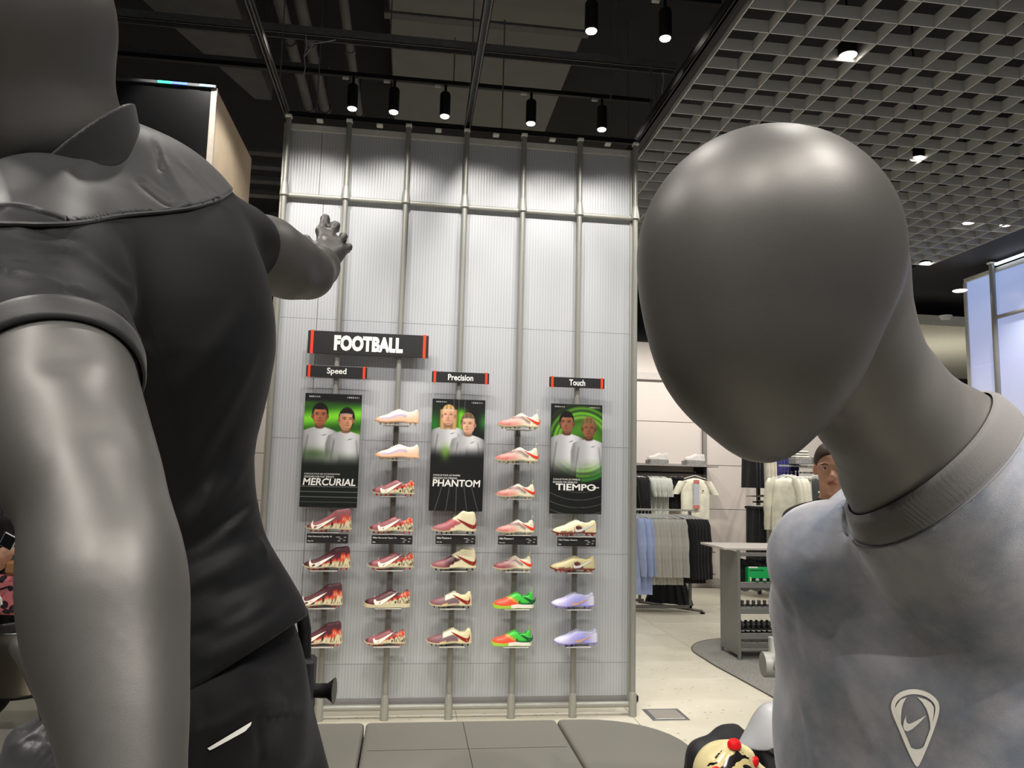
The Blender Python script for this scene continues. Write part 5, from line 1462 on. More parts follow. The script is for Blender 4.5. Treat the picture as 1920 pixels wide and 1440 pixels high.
for (x1, y1, x2, y2, r1, r2, d_) in ((1377, 1400, 1376, 1388, 13, 9, 1.26), (1410, 1432, 1416, 1420, 11, 7, 1.26), (1345, 1452, 1340, 1442, 12, 9, 1.22), (1385, 1450, 1384, 1446, 10, 8, 1.215)):
    s_ = d_/FPX
    loc0(MB().tube([P(x1, y1, d_), P(x1*.4+x2*.6, y1*.4+y2*.6, d_), P(x2, y2, d_), P(x2, y2-1, d_)], [r1*s_, r1*s_*.95, r2*s_, r2*s_*.5], 16).build('stud', M_stud, LB, True), LB)
ORD = ['first', 'second', 'third', 'fourth', 'fifth', 'sixth', 'seventh', 'eighth', 'ninth', 'tenth', 'eleventh', 'twelfth']

# ------------------------------------------------------------------ the shop behind, right of the partition
M_carpet = mat('grey_carpet', (126, 124, 118), .95, 0, .35, 90, .8)
CT = thing('carpet', (5.2, 2.0, .0), 'grey speckled carpet zone with rounded corner on the pale floor', 'carpet')
pts = [(3.745, -2.5), (3.74, .0), (3.69, .9), (3.665, 1.30)]
for k in range(0, 13):
    t = k/12; th = PI-(PI/2)*t*1.0
    pts.append((4.33+.665*math.cos(th), 1.75+.70*math.sin(th)))
pts += [(6.6, 2.45), (6.6, -2.5)]
loc0(MB().prism([(x, y) for x, y in pts][::-1], .0005, .008, 'xy').build('pile', M_carpet, CT), CT)
e = MB(); e.tube([(x, y, .006) for x, y in pts[:-1]], .005, 6); loc0(e.build('edge_trim', mat('carpet_edge', (70, 68, 62), .6), CT), CT)

# steel floor plate
FP = thing('floor_plate', (2.77, -.03, 0), 'brushed steel floor box lid set into the stone floor', 'floor plate')
loc0(MB().box(2.63, 2.89, -.155, .098, .0, .004, .001).build('frame', mat('plate_frame', (126, 130, 134), .35, .8), FP), FP)
loc0(MB().box(2.655, 2.865, -.13, .073, .004, .006, .001).build('lid', mat('plate_lid', (210, 208, 200), .28, .9, .05, 15), FP), FP)

# gondola with shelves
GD = thing('gondola', (4.4, 1.75, 0), 'grey metal gondola with open shelves standing on the carpet', 'shelf unit')
M_gd = mat('gondola_grey', (128, 128, 124), .45, .15, .03, 40)
M_gdt = mat('gondola_top', (186, 180, 172), .5, 0, .03, 10)
gx0, gx1, gy0, gy1 = 3.97, 5.25, 1.52, 1.86
ang = math.radians(0)
def gb(name, x0, x1, y0, y1, z0, z1, m=M_gd, bev=.003, par=GD): return loc0(MB().box(x0, x1, y0, y1, z0, z1, bev).build(name, m, par), GD)
gb('top', 3.84, 5.4, 1.50, 2.1, .985, 1.005, M_gdt)
gb('side_panel', 3.965, 3.985, 1.50, 1.90, .045, .965)
for (x, y) in ((3.975, 1.505), (3.975, 1.895), (5.24, 1.505), (5.24, 1.895)): gb('leg', x-.013, x+.013, y-.013, y+.013, .0, .985)
for z in (.205, .43, .66):
    sh = gb('shelf', 3.985, 5.24, 1.505, 1.89, z, z+.012)
    loc0(MB().box(3.985, 5.24, 1.495, 1.507, z-.012, z+.035, .002).build('lip', M_gd, sh), GD) if False else None
    lp = gb('lip', 3.985, 5.24, 1.493, 1.505, z-.015, z+.04); lp.parent = sh
    # scalloped apron below the shelf
    prof = [(3.99, z-.01)]
    for i in range(60):
        x = 3.99+1.24*i/59; prof.append((x, z-.028-.022*abs(math.sin((x-3.99)*PI/.11))))
    prof.append((5.23, z-.01))
    if z != .43: loc0(MB().prism(prof, 1.52, 1.524).build('apron', M_gd, GD), GD)
gb('foot_rail', 3.985, 5.24, 1.885, 1.90, .085, .105); gb('foot_rail', 3.985, 5.24, 1.50, 1.515, .085, .105)
gb('head_rail', 3.985, 5.24, 1.50, 1.515, .93, .965); gb('head_rail', 3.985, 5.24, 1.60, 1.62, .86, .885, M_blackmetal)
# green carton and its neighbours on the upper shelf
M_green = mat('carton_green', (22, 172, 88), .45, 0, .03, 40)
t = thing('carton', (4.33, 1.62, .672), 'bright green carton with window on the upper gondola shelf', 'box')
x0, x1, y0, y1, z0, z1 = 4.065, 4.40, 1.50, 1.565, .672, .83
loc0(MB().box(x0, x1, y0, y1, z0, z1, .002).build('box', M_green, t), t)
loc0(MB().box(x0+.03, x1-.02, y0-.004, y0, z0+.035, z0+.062).build('window', mat('carton_dark', (16, 22, 18), .4), t), t)
loc0(MB().box(x0+.015, x0+.03, y0-.004, y0, z0+.035, z0+.07).build('tab', mat('carton_cream', (222, 214, 170), .5), t), t)
loc0(MB().box(x0+.005, x0+.09, y0-.004, y0, z1-.006, z1+.008).build('price_tag', M_white, t), t)
for i in range(4): loc0(MB().lathe([(.018, 0), (.02, .01), (.012, .022), (.0, .024)], (x0+.085+.07*i, y0-.004, z0+.038), 10).build('shown_item', mat('item_grey', (150, 165, 155), .4), t), t)
loc0(MB().box(x0+.015, x0+.15, y0-.003, y0, z0+.13, z0+.137).build('lettering', mat('carton_ink', (10, 90, 46), .5), t), t)
t = thing('carton', (4.06, 1.66, .672), 'black carton left of the green carton on the gondola', 'box')
loc0(MB().box(3.995, 4.22, 1.57, 1.80, .672, .845, .003).build('box', mat('carton_black', (22, 22, 22), .5), t), t)
loc0(MB().box(3.995, 4.06, 1.565, 1.57, .79, .793).build('lid_edge', mat('carton_edge', (60, 60, 60), .5), t), t)
for i, (x, lb) in enumerate(((4.04, 'left'), (4.13, 'middle'), (4.30, 'right'))):
    t = thing('cap', (x+.02, 1.64, .846), 'dark rounded cap lying on the cartons of the gondola, '+lb+' one', 'cap', 'caps on top of the cartons')
    MB().lathe([(.065, 0), (.062, .02), (.045, .04), (.0, .052)], n=14).build('crown', mat('cap_dark', (58, 56, 54) if i < 2 else (20, 20, 20), .8), t, True)
    MB().lathe([(.0, -.0), (.045, .001), (.05, .006), (.0, .01)], (0, -.055, 0), 12).build('peak', mat('cap_peak', (40, 40, 40), .8), t, True)
M_btl = mat('bottle_black', (24, 24, 25), .25); M_btlcap = mat('bottle_cap', (60, 60, 60), .35); M_btlg = mat('bottle_green', (60, 196, 96), .3)
def bottle(m, r=.0185, h=.105):
    o = bpy.data.objects.new('bottle', None); o.empty_display_size = .03; link(o)
    MB().lathe([(r*.9, 0), (r, .005), (r*.92, h*.35), (r, h*.5), (r*.95, h*.68), (r*.55, h*.78), (r*.5, h*.82)], n=12).build('body', m, o, True)
    bd = o.children[0]
    MB().lathe([(r*.62, h*.80), (r*.85, h*.84), (r*.85, h*1.12), (r*.6, h*1.2), (.0, h*1.21)], n=12).build('cap', M_btlcap, o, True)
    MB().lathe([(r*1.02, h*.37), (r*1.02, h*.47)], n=12).build('band', mat('bottle_band', (170, 176, 170), .4), bd, True)
    return o
b1 = bottle(M_btl); b2 = bottle(M_btlg)
used = [False, False]
def put(proto, k, x, y, z, lb, gr):
    o = proto if not used[k] else copy_tree(proto); used[k] = True
    o.location = (x, y, z); tag(o, lb, 'bottle', gr)
for i in range(6):
    for j in range(2): put(b1, 0, 4.02+.052*i+.006*j, 1.535+.06*j, .217, ['front', 'rear'][j]+' row black bottle on the lowest gondola shelf, '+ORD[i]+' from its left end', 'black bottles on the lowest shelf')
for i in range(6): put(b2, 1, 4.345+.052*i, 1.535, .217, 'green bottle on the lowest gondola shelf, '+ORD[i]+' to the right of the black ones', 'green bottles on the lowest shelf')
b3 = bottle(M_btl, .019, .075)
for i in range(7):
    o = b3 if i == 0 else copy_tree(b3); o.location = (4.02+.054*i, 1.535, .442)
    tag(o, 'short black bottle on the middle gondola shelf, '+ORD[i]+' from its left end', 'bottle', 'short bottles on the middle shelf')

# ---- garments
def gmat(n, c, r=.85): return cloth(n, c, r, 500, .2, .2, .10, 9, .2)
def torso_garment(name, L, wd, col, sleeves=True, thick=.045, slen=.55, flare=1.0, folds_=6, parent=None, seed=0):
    """a garment on a hanger, hung from its own origin; front faces -y"""
    rr = np.random.default_rng(seed); m = MB(); n = 28
    rows = []
    for k in range(15):
        t = k/14; z = -.075-L*t
        half = wd/2*np.interp(t, [0, .04, .12, .5, 1], [.42, .80, .92, .88*flare, .90*flare]); th = thick*np.interp(t, [0, .08, .4, .93, 1], [.25, .8, 1.1, 1.05, .8])
        ph = rr.uniform(0, 6); ring = []
        for q in range(n):
            a = 2*PI*q/n; c, s = math.cos(a), math.sin(a)
            wv = 1+.20*math.sin(folds_*a+2.2*t)*min(1, t*2.5)
            ring.append((half*np.sign(c)*abs(c)**.7, th*np.sign(s)*abs(s)**.8*wv, z-.02*abs(c)*(t < .05)))
        rows.append(ring)
    m.loft(rows)
    if sleeves:
        for sx in (-1, 1):
            rings = []
            for k in range(11):
                t = k/10; x = sx*(wd*.40+.05*math.sin(min(1, t*2)*PI/2)+.03*t); z = -.085-.03*t-L*slen*1.15*t
                r = np.interp(t, [0, .1, .5, .9, .93, 1], [.055, .07, .055, .042, .036, .038]); yy = -.01-.02*math.sin(t*PI)
                ring = []
                for q in range(12):
                    a = 2*PI*q/12; ring.append((x+r*math.cos(a)*(1+.1*math.sin(5*t*PI+q)), yy+r*.75*math.sin(a), z))
                rings.append(ring)
            m.loft(rings)
    o = m.build('cloth', col, parent, True, 70)
    return o
def hanger(parent, wd=.36, m=None):
    b = MB(); b.tube([(-wd/2, 0, -.085), (-.03, 0, -.045), (0, 0, -.035), (.03, 0, -.045), (wd/2, 0, -.085)], .006, 6)
    b.build('hanger', m or M_white, parent, True)
    MB().tube([(0, 0, -.036), (0, 0, -.008), (.014, 0, .006), (.006, 0, .018), (-.010, 0, .014), (-.014, 0, .004)], .0022, 5).build('hook', M_chrome, parent, True)
def rail_set(proto, pts, labels, cat, group, rz, jit=4):
    for i, (p, lb) in enumerate(zip(pts, labels)):
        o = proto if i == 0 else copy_tree(proto)
        o.location = p; o.rotation_euler = (0, 0, rz+math.radians(rng.uniform(-jit, jit))); tag(o, lb, cat, group)
def garment(name, **k):
    o = bpy.data.objects.new(name, None); o.empty_display_size = .05; link(o)
    hanger(o, k['wd']*.8); torso_garment(name, k['L'], k['wd'], k['col'], k.get('sleeves', True), k.get('thick', .03), k.get('slen', .6), k.get('flare', 1), k.get('folds_', 6), o, k.get('seed', 0))
    return o
G_blue, G_grey, G_black, G_ltgrey, G_cream, G_navy = gmat('cloth_blue', (166, 182, 220)), gmat('cloth_grey', (182, 180, 170)), gmat('cloth_black', (26, 27, 29)), gmat('cloth_light_grey', (198, 200, 190)), gmat('cloth_cream', (232, 228, 208)), gmat('cloth_navy', (38, 40, 84))
G_char = gmat('cloth_charcoal', (70, 72, 72))
# front rack: base frame, upright and rail
RK = thing('clothes_rack', (3.9, 4.1, 0), 'grey two sided clothes rack with sweatshirts, standing right of the partition', 'rack')
M_rk = mat('rack_grey', (112, 110, 106), .5, .2, .03, 30)
yR = 4.0
zr = AT(1300, 957, y=yR)[2]; xe = AT(1302, 957, y=yR)[0]
loc0(MB().box(2.75, xe, yR-.012, yR+.012, zr-.012, zr+.012, .003).build('rail', mat('rack_rail', (196, 194, 186), .45), RK), RK)
for (x, y) in ((xe-.06, yR), (2.8, yR), (xe-.55, yR+.5)):
    loc0(MB().box(x-.016, x+.016, y-.016, y+.016, .03, zr-.012 if y == yR else 1.05, .002).build('upright', M_rk, RK), RK)
loc0(MB().box(2.75, xe-.04, yR-.016, yR+.016, .05, .085, .002).build('base_rail', M_rk, RK), RK)
loc0(MB().box(2.75, xe-.5, yR+.48, yR+.52, .05, .085, .002).build('base_rail', M_rk, RK), RK)
loc0(MB().tube([(xe-.56, yR+.52, .045), (xe+.06, yR-.1, .03)], .016, 8).build('cross_foot', M_rk, RK), RK)
loc0(MB().lathe([(.03, 0), (.03, .02), (.0, .022)], (xe+.06, yR-.1, 0), 12).build('glide', M_blackmetal, RK, True), RK)
def X_at(px_, y): return AT(px_, 955, y=y)[0]
ln = lambda a, b, n, y, z: [(x, y, z) for x in np.linspace(X_at(a, y), X_at(b, y), n)]
zh = zr-.0
rz = math.radians(-50)
g1 = garment('sweatshirt', L=.92, wd=.46, col=G_blue, thick=.03, slen=.62, seed=1)
rail_set(g1, ln(1176, 1196, 3, yR, zh-.018), ['pale blue long sweatshirt at the left of the front rack, %s from the left' % ORD[i] for i in range(3)], 'sweatshirt', 'pale blue sweatshirts on the front rack', rz)
g2 = garment('sweatshirt', L=.80, wd=.46, col=G_grey, thick=.034, slen=.72, seed=2)
rail_set(g2, ln(1203, 1254, 9, yR, zh-.018), ['light grey sweatshirt in the middle of the front rack, %s from the left' % ORD[i] for i in range(9)], 'sweatshirt', 'light grey sweatshirts on the front rack', rz)
g3 = garment('sweatshirt', L=.78, wd=.46, col=G_black, thick=.034, slen=.76, seed=3)
rail_set(g3, ln(1262, 1294, 7, yR, zh-.018), ['black sweatshirt at the right of the front rack, %s from the left' % ORD[i] for i in range(7)], 'sweatshirt', 'black sweatshirts on the front rack', rz)
def skirt(name, L, w0, w1, col, pleats, seed=0):
    o = bpy.data.objects.new(name, None); o.empty_display_size = .05; link(o)
    m = MB(); n = pleats*4; rows = []
    for k in range(8):
        t = k/7; w_ = w0+(w1-w0)*t**.8; ring = []
        for q in range(n):
            a = 2*PI*q/n; pl = 1+.14*(1 if q % 4 < 2 else -1)*min(1, t*3)
            ring.append((w_/2*math.cos(a), .042*(1+t)*math.sin(a)*pl, -.07-L*t+.012*math.sin(3*a)*(t > .9)))
        rows.append(ring)
    m.loft(rows); m.build('cloth', col, o, True, 40)
    hb = MB(); hb.tube([(-w0*.45, 0, -.065), (w0*.45, 0, -.065)], .006, 6).tube([(0, 0, -.065), (0, 0, 0), (.012, 0, .012), (0, 0, .022), (-.012, 0, .012)], .003, 5); hb.build('hanger', M_white, o, True)
    return o
sk = skirt('skirt', .36, .34, .62, G_black, 16)
sk.location = (X_at(1254, yR+.45), yR+.45, AT(1254, 1068, y=yR+.45)[2]); sk.rotation_euler = (0, 0, math.radians(-20)); tag(sk, 'black pleated skirt hung low on the rear bar under the grey sweatshirts', 'skirt')
loc0(MB().box(2.75, xe-.5, yR+.44, yR+.46, sk.location[2]-.006, sk.location[2]+.006, .002).build('rear_rail', M_rk, RK), RK)

# wall bay: upright posts, shelf with trainers, hanging bar and clothes
yW = 5.95
def W(px_, py_, y=yW): return AT(px_, py_, y=y)
BAY = thing('wall_shelf', (W(1240, 880)[0], 6.2, W(1240, 880)[2]), 'grey wall shelf with hanging bar, carrying white trainers', 'shelf')
zsh = W(1260, 873)[2]; xs1 = W(1338, 878)[0]; xs0 = W(1150, 870)[0]
loc0(MB().box(xs0, xs1, 5.75, 6.24, zsh-.012, zsh+.008, .003).build('shelf_board', mat('shelf_grey', (150, 146, 140), .5), BAY), BAY)
zb = W(1260, 886)[2]
loc0(MB().tube([(xs0, 5.95, zb), (xs1-.15, 5.95, zb)], .014, 10).build('hang_bar', M_blackmetal, BAY, True), BAY)
xp_ = W(1322, 900, 6.2)[0]
loc0(MB().box(xp_-.03, xp_+.03, 6.19, 6.24, 0.1, 3.2, .003).build('upright', mat('upright_grey', (142, 138, 132), .5, .1), BAY), BAY)
loc0(MB().box(xs1-.22, xs1-.18, 5.80, 6.22, zb-.02, zsh-.012, .003).build('bracket', M_blackmetal, BAY), BAY)
M_marl = cloth('marl_block', (150, 148, 146), .9, 250, .6, .1, .45, 60, .2)
M_trainer = mat('trainer_white', (214, 210, 205), .6, 0, .03, 60); M_trsole = mat('trainer_sole', (232, 228, 222), .6, 0, .03, 60)
def trainer(parent_name, loc, rz_, label, group):
    r = bpy.data.objects.new(parent_name, None); r.empty_display_size = .05; link(r); r.location = loc; r.rotation_euler = (0, 0, rz_)
    cw = lambda u, z, h, inner, kind: (150, 146, 140) if inner else (216, 212, 206)
    boot_mesh('upper', 'low', cw, .30, r); sole(r, 'low', .30, M_trsole, M_trsole, True); laces(r, 'low', .30, M_trainer)
    tag(r, label, 'shoe', group)
for i, (pa, pb, nm_) in enumerate(((1214, 1247, 'left'), (1282, 1315, 'right'))):
    a, b = W(pa, 872, 5.95), W(pb, 872, 5.95); cxx = (a[0]+b[0])/2
    t = thing('display_block', (cxx, 5.92, zsh+.008), nm_+' marled grey display block on the wall shelf', 'block')
    MB().box(-.14, .14, -.13, .13, 0, .075, .004).build('block', M_marl, t)
    MB().box(-.141, .141, -.131, .131, .034, .037, .0).build('seam_band', mat('marl_seam', (128, 126, 124), .9), t)
    trainer('trainer', (cxx-.02, 5.86, zsh+.084), math.radians(6), 'white running shoe at the front of the %s marled block' % nm_, 'white trainers on the wall shelf')
    trainer('trainer', (cxx+.045, 5.97, zsh+.084), math.radians(-8), 'white running shoe at the back of the %s marled block' % nm_, 'white trainers on the wall shelf')
lnW = lambda a, b, n, y=5.95: [(x, y, zb+.0) for x in np.linspace(AT(a, 886, y=y)[0], AT(b, 886, y=y)[0], n)]
g4 = garment('sweatshirt', L=.78, wd=.50, col=G_black, thick=.03, seed=4)
rail_set(g4, lnW(1180, 1192, 3), ['black top at the left end of the wall bar, %s from the left' % ORD[i] for i in range(3)], 'top', 'black tops on the wall bar', math.radians(-55))
g5 = garment('tee_shirt', L=.72, wd=.46, col=G_ltgrey, thick=.03, sleeves=True, slen=.30, seed=5)
rail_set(g5, lnW(1203, 1233, 9), ['pale grey top on the wall bar left of the black trousers, %s from the left' % ORD[i] for i in range(9)], 'top', 'pale grey tops on the wall bar', math.radians(-55))
def trousers(name, L, wd, col, seed=0):
    o = bpy.data.objects.new(name, None); o.empty_display_size = .05; link(o)
    m = MB(); rows = []
    for k in range(9):
        t = k/8; w_ = wd*(1+.12*t); ring = []
        for q in range(24):
            a = 2*PI*q/24; ring.append((w_/2*math.cos(a), .03*math.sin(a)*(1+.3*math.sin(5*a+2*t)), -.07-L*t))
        rows.append(ring)
    m.loft(rows); m.build('cloth', col, o, True, 60)
    MB().box(-wd/2-.002, wd/2+.002, -.034, .034, -.10, -.066, .006).build('waistband', col, o)
    hb = MB(); hb.tube([(-wd*.45, 0, -.06), (wd*.45, 0, -.06)], .006, 6).tube([(0, 0, -.06), (0, 0, 0), (.012, 0, .012), (0, 0, .022), (-.012, 0, .012)], .003, 5); hb.build('hanger', M_white, o, True)
    return o
tr = trousers('trousers', .50, .30, G_black)
rail_set(tr, lnW(1241, 1265, 7), ['black trousers on the wall bar beside the cream tee, %s from the left' % ORD[i] for i in range(7)], 'trousers', 'black trousers on the wall bar', math.radians(-50))
TS = thing('tee_shirt', (W(1303, 886, 5.80)[0], 5.80, zb), 'cream tee facing forward on the wall bar with red and grey tag ribbon', 'tee')
hanger(TS, .34); torso_garment('tee', .78, .50, G_cream, False, .035, .3, 1.0, 5, TS, 8)
for sx in (-1, 1):
    rings = []
    for k in range(6):
        t = k/5; x = sx*(.19+.12*t); z = -.10-.20*t; r = .085-.005*t
        rings.append([(x+r*math.cos(2*PI*q/12)*.8, -.005+r*.45*math.sin(2*PI*q/12), z-.05*sx*math.cos(2*PI*q/12)*0-.02) for q in range(12)])
    MB().loft(rings).build('sleeve', G_cream, TS, True, 70)
MB().box(-.04, .04, -.062, -.056, -.48, -.10, .001).build('tag_ribbon', mat('ribbon_grey', (190, 194, 200), .5), TS)
for z in (-.13, -.50): MB().box(-.045, .045, -.066, -.055, z-.025, z+.025, .001).build('tag_end', mat('ribbon_red', (206, 120, 110), .5), TS)
MB().box(.09, .12, -.052, -.048, -.27, -.255, .001).build('chest_mark', M_black, TS)
TS.children[1].name = 'cloth'
# low prongs on the wall
for (px1, py1, lb) in ((1332, 1035, 'upper'), (1332, 1076, 'lower')):
    g = W(px1, py1, 6.1); t = thing('wall_prong', (g[0], 6.2, g[2]), lb+' empty grey prong on the wall right of the front rack', 'prong')
    MB().box(-.18, .06, -.16, .04, -.006, .006, .002).build('arm', mat('prong_grey', (96, 94, 90), .5), t); MB().box(-.2, -.16, .02, .06, -.03, .03, .003).build('base', mat('prong_grey', (96, 94, 90), .5), t)

# right bay, seen under the egg shaped chin
yB = 5.2
B_ = lambda px_, py_, y=yB: AT(px_, py_, y=y)
BY = thing('wall_rail', (B_(1440, 880)[0], yB, 0), 'dark post with grey arms and bars between the chin and the gondola', 'rail')
xq = B_(1441, 930)[0]
loc0(MB().box(xq-.02, xq+.02, yB+.30, yB+.36, 0, 2.6, .003).build('post', mat('post_dark', (48, 46, 44), .5), BY), BY)
for (x0_, x1_, py_, yy, hh, mm) in ((1400, 1441, 930, yB, .010, M_rail), (1412, 1441, 941, yB, .010, M_blackmetal), (1460, 1560, 873, yB-.2, .012, M_rail), (1500, 1580, 886, yB-.2, .012, M_rail), (1395, 1480, 838, yB, .012, M_blackmetal)):
    p0, p1 = AT(x0_, py_, y=yy), AT(x1_, py_, y=yy)
    loc0(MB().box(p0[0], p1[0], yy-.014, yy+.014, p0[2]-hh, p0[2]+hh, .002).build('bar', mm, BY), BY)
for (x_, py_, yy) in ((1441, 930, yB), (1441, 941, yB), (1475, 838, yB), (1500, 873, yB-.2), (1560, 886, yB-.2)):
    p0 = AT(x_, py_, y=yy); loc0(MB().box(p0[0]-.012, p0[0]+.012, yy, 6.23 if x_ > 1441 else yy+.34, p0[2]-.012, p0[2]+.012).build('arm', M_rk, BY), BY)
zt_ = B_(1430, 838)[2]
ser = [('black', G_black, 1404, 3), ('ivory', gmat('cloth_ivory', (214, 208, 192)), 1428, 3), ('royal blue', gmat('cloth_royal', (62, 64, 130)), 1450, 3), ('dark navy', G_navy, 1468, 3)]
for (nm_, col, x_, n_) in ser:
    sh_ = trousers('shorts', .52, .26, col)
    ps = [(B_(x_+7*i, 838)[0], yB-.0, zt_) for i in range(n_)]
    rail_set(sh_, ps, [nm_+' shorts on the upper bar of the right bay, '+ORD[i]+' from the left' for i in range(n_)], 'shorts', nm_+' shorts on the upper bar', math.radians(-66))
zt2 = B_(1430, 941)[2]
for (nm_, col, x_, n_) in (('black', G_black, 1411, 3), ('pale grey', G_ltgrey, 1428, 3)):
    sh_ = trousers('trousers', .92, .24, col)
    ps = [(B_(x_+6*i, 941)[0], yB-.0, zt2) for i in range(n_)]
    rail_set(sh_, ps, [nm_+' long trousers on the lower bar behind the gondola, '+ORD[i]+' from the left' for i in range(n_)], 'trousers', nm_+' trousers on the lower bar', math.radians(-66))
zt3 = AT(1500, 886, y=yB-.3)[2]
lc = garment('long_sleeve_top', L=.86, wd=.40, col=G_cream, thick=.05, slen=.7, seed=9)
rail_set(lc, [(AT(1470+7*i, 886, y=yB-.3)[0], yB-.3, zt3) for i in range(3)], ['cream long sleeved top right of the dark post, %s from the left' % ORD[i] for i in range(3)], 'top', 'cream tops in the right bay', math.radians(-40))
lg_ = trousers('trousers', .80, .24, G_ltgrey)
rail_set(lg_, [(AT(1492+6*i, 886, y=yB-.32)[0], yB-.32, zt3) for i in range(3)], ['pale grey trousers hung between cream tops and charcoal vest, %s from the left' % ORD[i] for i in range(3)], 'trousers', 'pale grey trousers in the right bay', math.radians(-25))
TK = thing('vest', (AT(1528, 886, y=yB-.34)[0], yB-.34, zt3), 'charcoal sleeveless vest facing forward beside the shopper', 'vest')
hanger(TK, .24); o = torso_garment('vest', .62, .30, G_char, False, .03, .3, 1.05, 4, TK, 12); MB().box(.02, .045, -.042, -.036, -.28, -.255, .001).build('chest_mark', M_white, TK)
FT = thing('folded_stack', (AT(1500, 868, y=yB-.2)[0], yB-.2, AT(1500, 872, y=yB-.2)[2]+.012), 'stack of folded white garments on a grey box under the chin', 'garments')
MB().box(-.13, .11, -.12, .12, 0, .085, .004).build('box', M_marl, FT)
for i in range(3): MB().box(-.11+.01*i, .10-.005*i, -.10, .10, .086+.035*i, .118+.035*i, .014).build('folded_garment', [G_cream, M_trainer, G_ltgrey][i], FT)
FT2 = thing('display_block', (AT(1531, 868, y=yB-.2)[0], yB-.2, AT(1531, 872, y=yB-.2)[2]+.012), 'small marled grey block on the right bay shelf beside the shopper', 'block')
MB().box(-.07, .10, -.10, .10, 0, .10, .004).build('block', M_marl, FT2); MB().box(-.071, .101, -.101, .101, .048, .051, 0).build('seam_band', mat('marl_seam', (128, 126, 124), .9), FT2)

# ------------------------------------------------------------------ shopper whose face shows between the mannequin's neck and shoulder
M_skin = mat('skin', (222, 168, 140), .5, 0, .05, 40, 0, .4)
SP = thing('person', (P(1559, 890, 4.2)[0], P(1559, 890, 4.2)[1], 0), 'person in dark clothes peering out behind the grey mannequin neck', 'person')
fc = P(1559, 882, 4.2); fs = 3.5/FPX
dfw = -CF*.9-CR*.30; dfw[2] = 0; dfw /= np.linalg.norm(dfw); dup = np.array([0, 0, 1.]); drt = np.cross(dfw, dup)
def FP_(a, b, c): return fc+drt*a+dup*b+dfw*c            # metres: right, up, forward from the middle of the face
zf = lambda q: np.array([q[0], q[1], 0.])
def person_sdf(p):
    d = ell(p, FP_(0, .045, -.085), np.array([.078, .10, .105]), np.stack([drt, dup, dfw], 1))
    d = smin(d, ell(p, FP_(0, -.03, -.045), np.array([.064, .10, .075]), np.stack([drt, dup, dfw], 1)), .03)
    d = smin(d, cone(p, FP_(0, -.005, .022), FP_(0, -.034, .040), .009, .0155), .012)      # nose
    d = smin(d, cone(p, FP_(-.018, -.036, .028), FP_(.018, -.036, .028), .008, .008), .008)
    for s in (-1, 1):
        d = d+.007*np.exp(-(np.linalg.norm((p-FP_(s*.034, .012, .026))*1., axis=1)/.016)**2)
        d = smin(d, cone(p, FP_(s*.018, .030, .020), FP_(s*.055, .030, .006), .007, .006), .012)   # brow
        d = smin(d, np.linalg.norm(p-FP_(s*.034, .010, .010), axis=1)-.0125, .003)                    # eyeball under lids
        d = smin(d, ell(p, FP_(s*.080, .005, -.075), np.array([.012, .032, .020]), np.stack([drt, dup, dfw], 1)), .008)
    d = smin(d, cone(p, FP_(-.022, -.068, .022), FP_(.022, -.068, .022), .0065, .0065), .006)
    d = smin(d, cone(p, FP_(-.018, -.080, .021), FP_(.018, -.080, .021), .0075, .0075), .006)
    d = d+.0035*np.exp(-(np.abs((p-FP_(0, -.074, .032))@dup)/.0035)**2)*(np.abs((p-FP_(0, -.074, .03))@drt) < .024)*(((p-FP_(0, 0, 0))@dfw) > 0)
    d = smin(d, np.linalg.norm(p-FP_(0, -.115, .0), axis=1)-.026, .025)                             # chin
    d = smin(d, cone(p, FP_(0, -.09, -.085), FP_(0, -.22, -.10), .056, .062), .03)
    B0_, B1_, B2_ = FP_(0, -.30, -.10), FP_(0, -.52, -.09), FP_(0, -.80, -.09)
    d = smin(d, smin(cone(p, FP_(-.13, -.27, -.1), FP_(.13, -.27, -.1), .075, .075), smin(cone(p, B0_, B1_, .13, .125), cone(p, B1_, B2_, .125, .13), .05), .06), .05)
    for s in (-1, 1):
        sh_, el_, wr_ = FP_(s*.19, -.28, -.10), FP_(s*.25, -.58, -.12), FP_(s*.22, -.80, .02)
        d = smin(d, smin(cone(p, sh_, el_, .058, .044), cone(p, el_, wr_, .044, .030), .02), .03)
        hn = caps(p, local_hand(wr_, (wr_-el_)/np.linalg.norm(wr_-el_), drt*s, np.cross(drt*s, (wr_-el_)/np.linalg.norm(wr_-el_)), .95)); d = smin(d, hn, .01)
        hp_, kn_, an_ = FP_(s*.09, -.86, -.09), FP_(s*.10, -1.25, -.07), FP_(s*.11, 0, -.10); an_[2] = .09
        d = smin(d, smin(cone(p, hp_, kn_, .088, .058), cone(p, kn_, an_, .058, .038), .03), .04)
        ft = an_+dfw*.13; ft[2] = .045; hl = an_-dfw*.03; hl[2] = .05; d = smin(d, cone(p, hl, ft, .045, .036), .03)
    return d
lo = np.array([fc[0]-.42, fc[1]-.45, -.0]); hi = np.array([fc[0]+.42, fc[1]+.42, fc[2]+.2])
o = sdf_mesh(person_sdf, lo, hi, .0105, 'body', M_skin, SP); loc0(o, SP)
lo2, hi2 = fc-np.array([.13, .16, .19]), fc+np.array([.13, .16, .17])
M_hair = mat('hair_brown', (62, 44, 32), .6, 0, .2, 120, .5)
def hairf(p):
    d = ell(p, FP_(0, .055, -.095), np.array([.085, .106, .112]), np.stack([drt, dup, dfw], 1))
    q = (p-FP_(0, .065, .0)); face = (q@dfw)*1.0-(q@dup)*.9
    return smax(d, smax(face+.005, -(p-FP_(0, -.05, -.1))@dup, .01), .006)
o = sdf_mesh(hairf, lo2, hi2, .006, 'hair', M_hair, SP); loc0(o, SP)
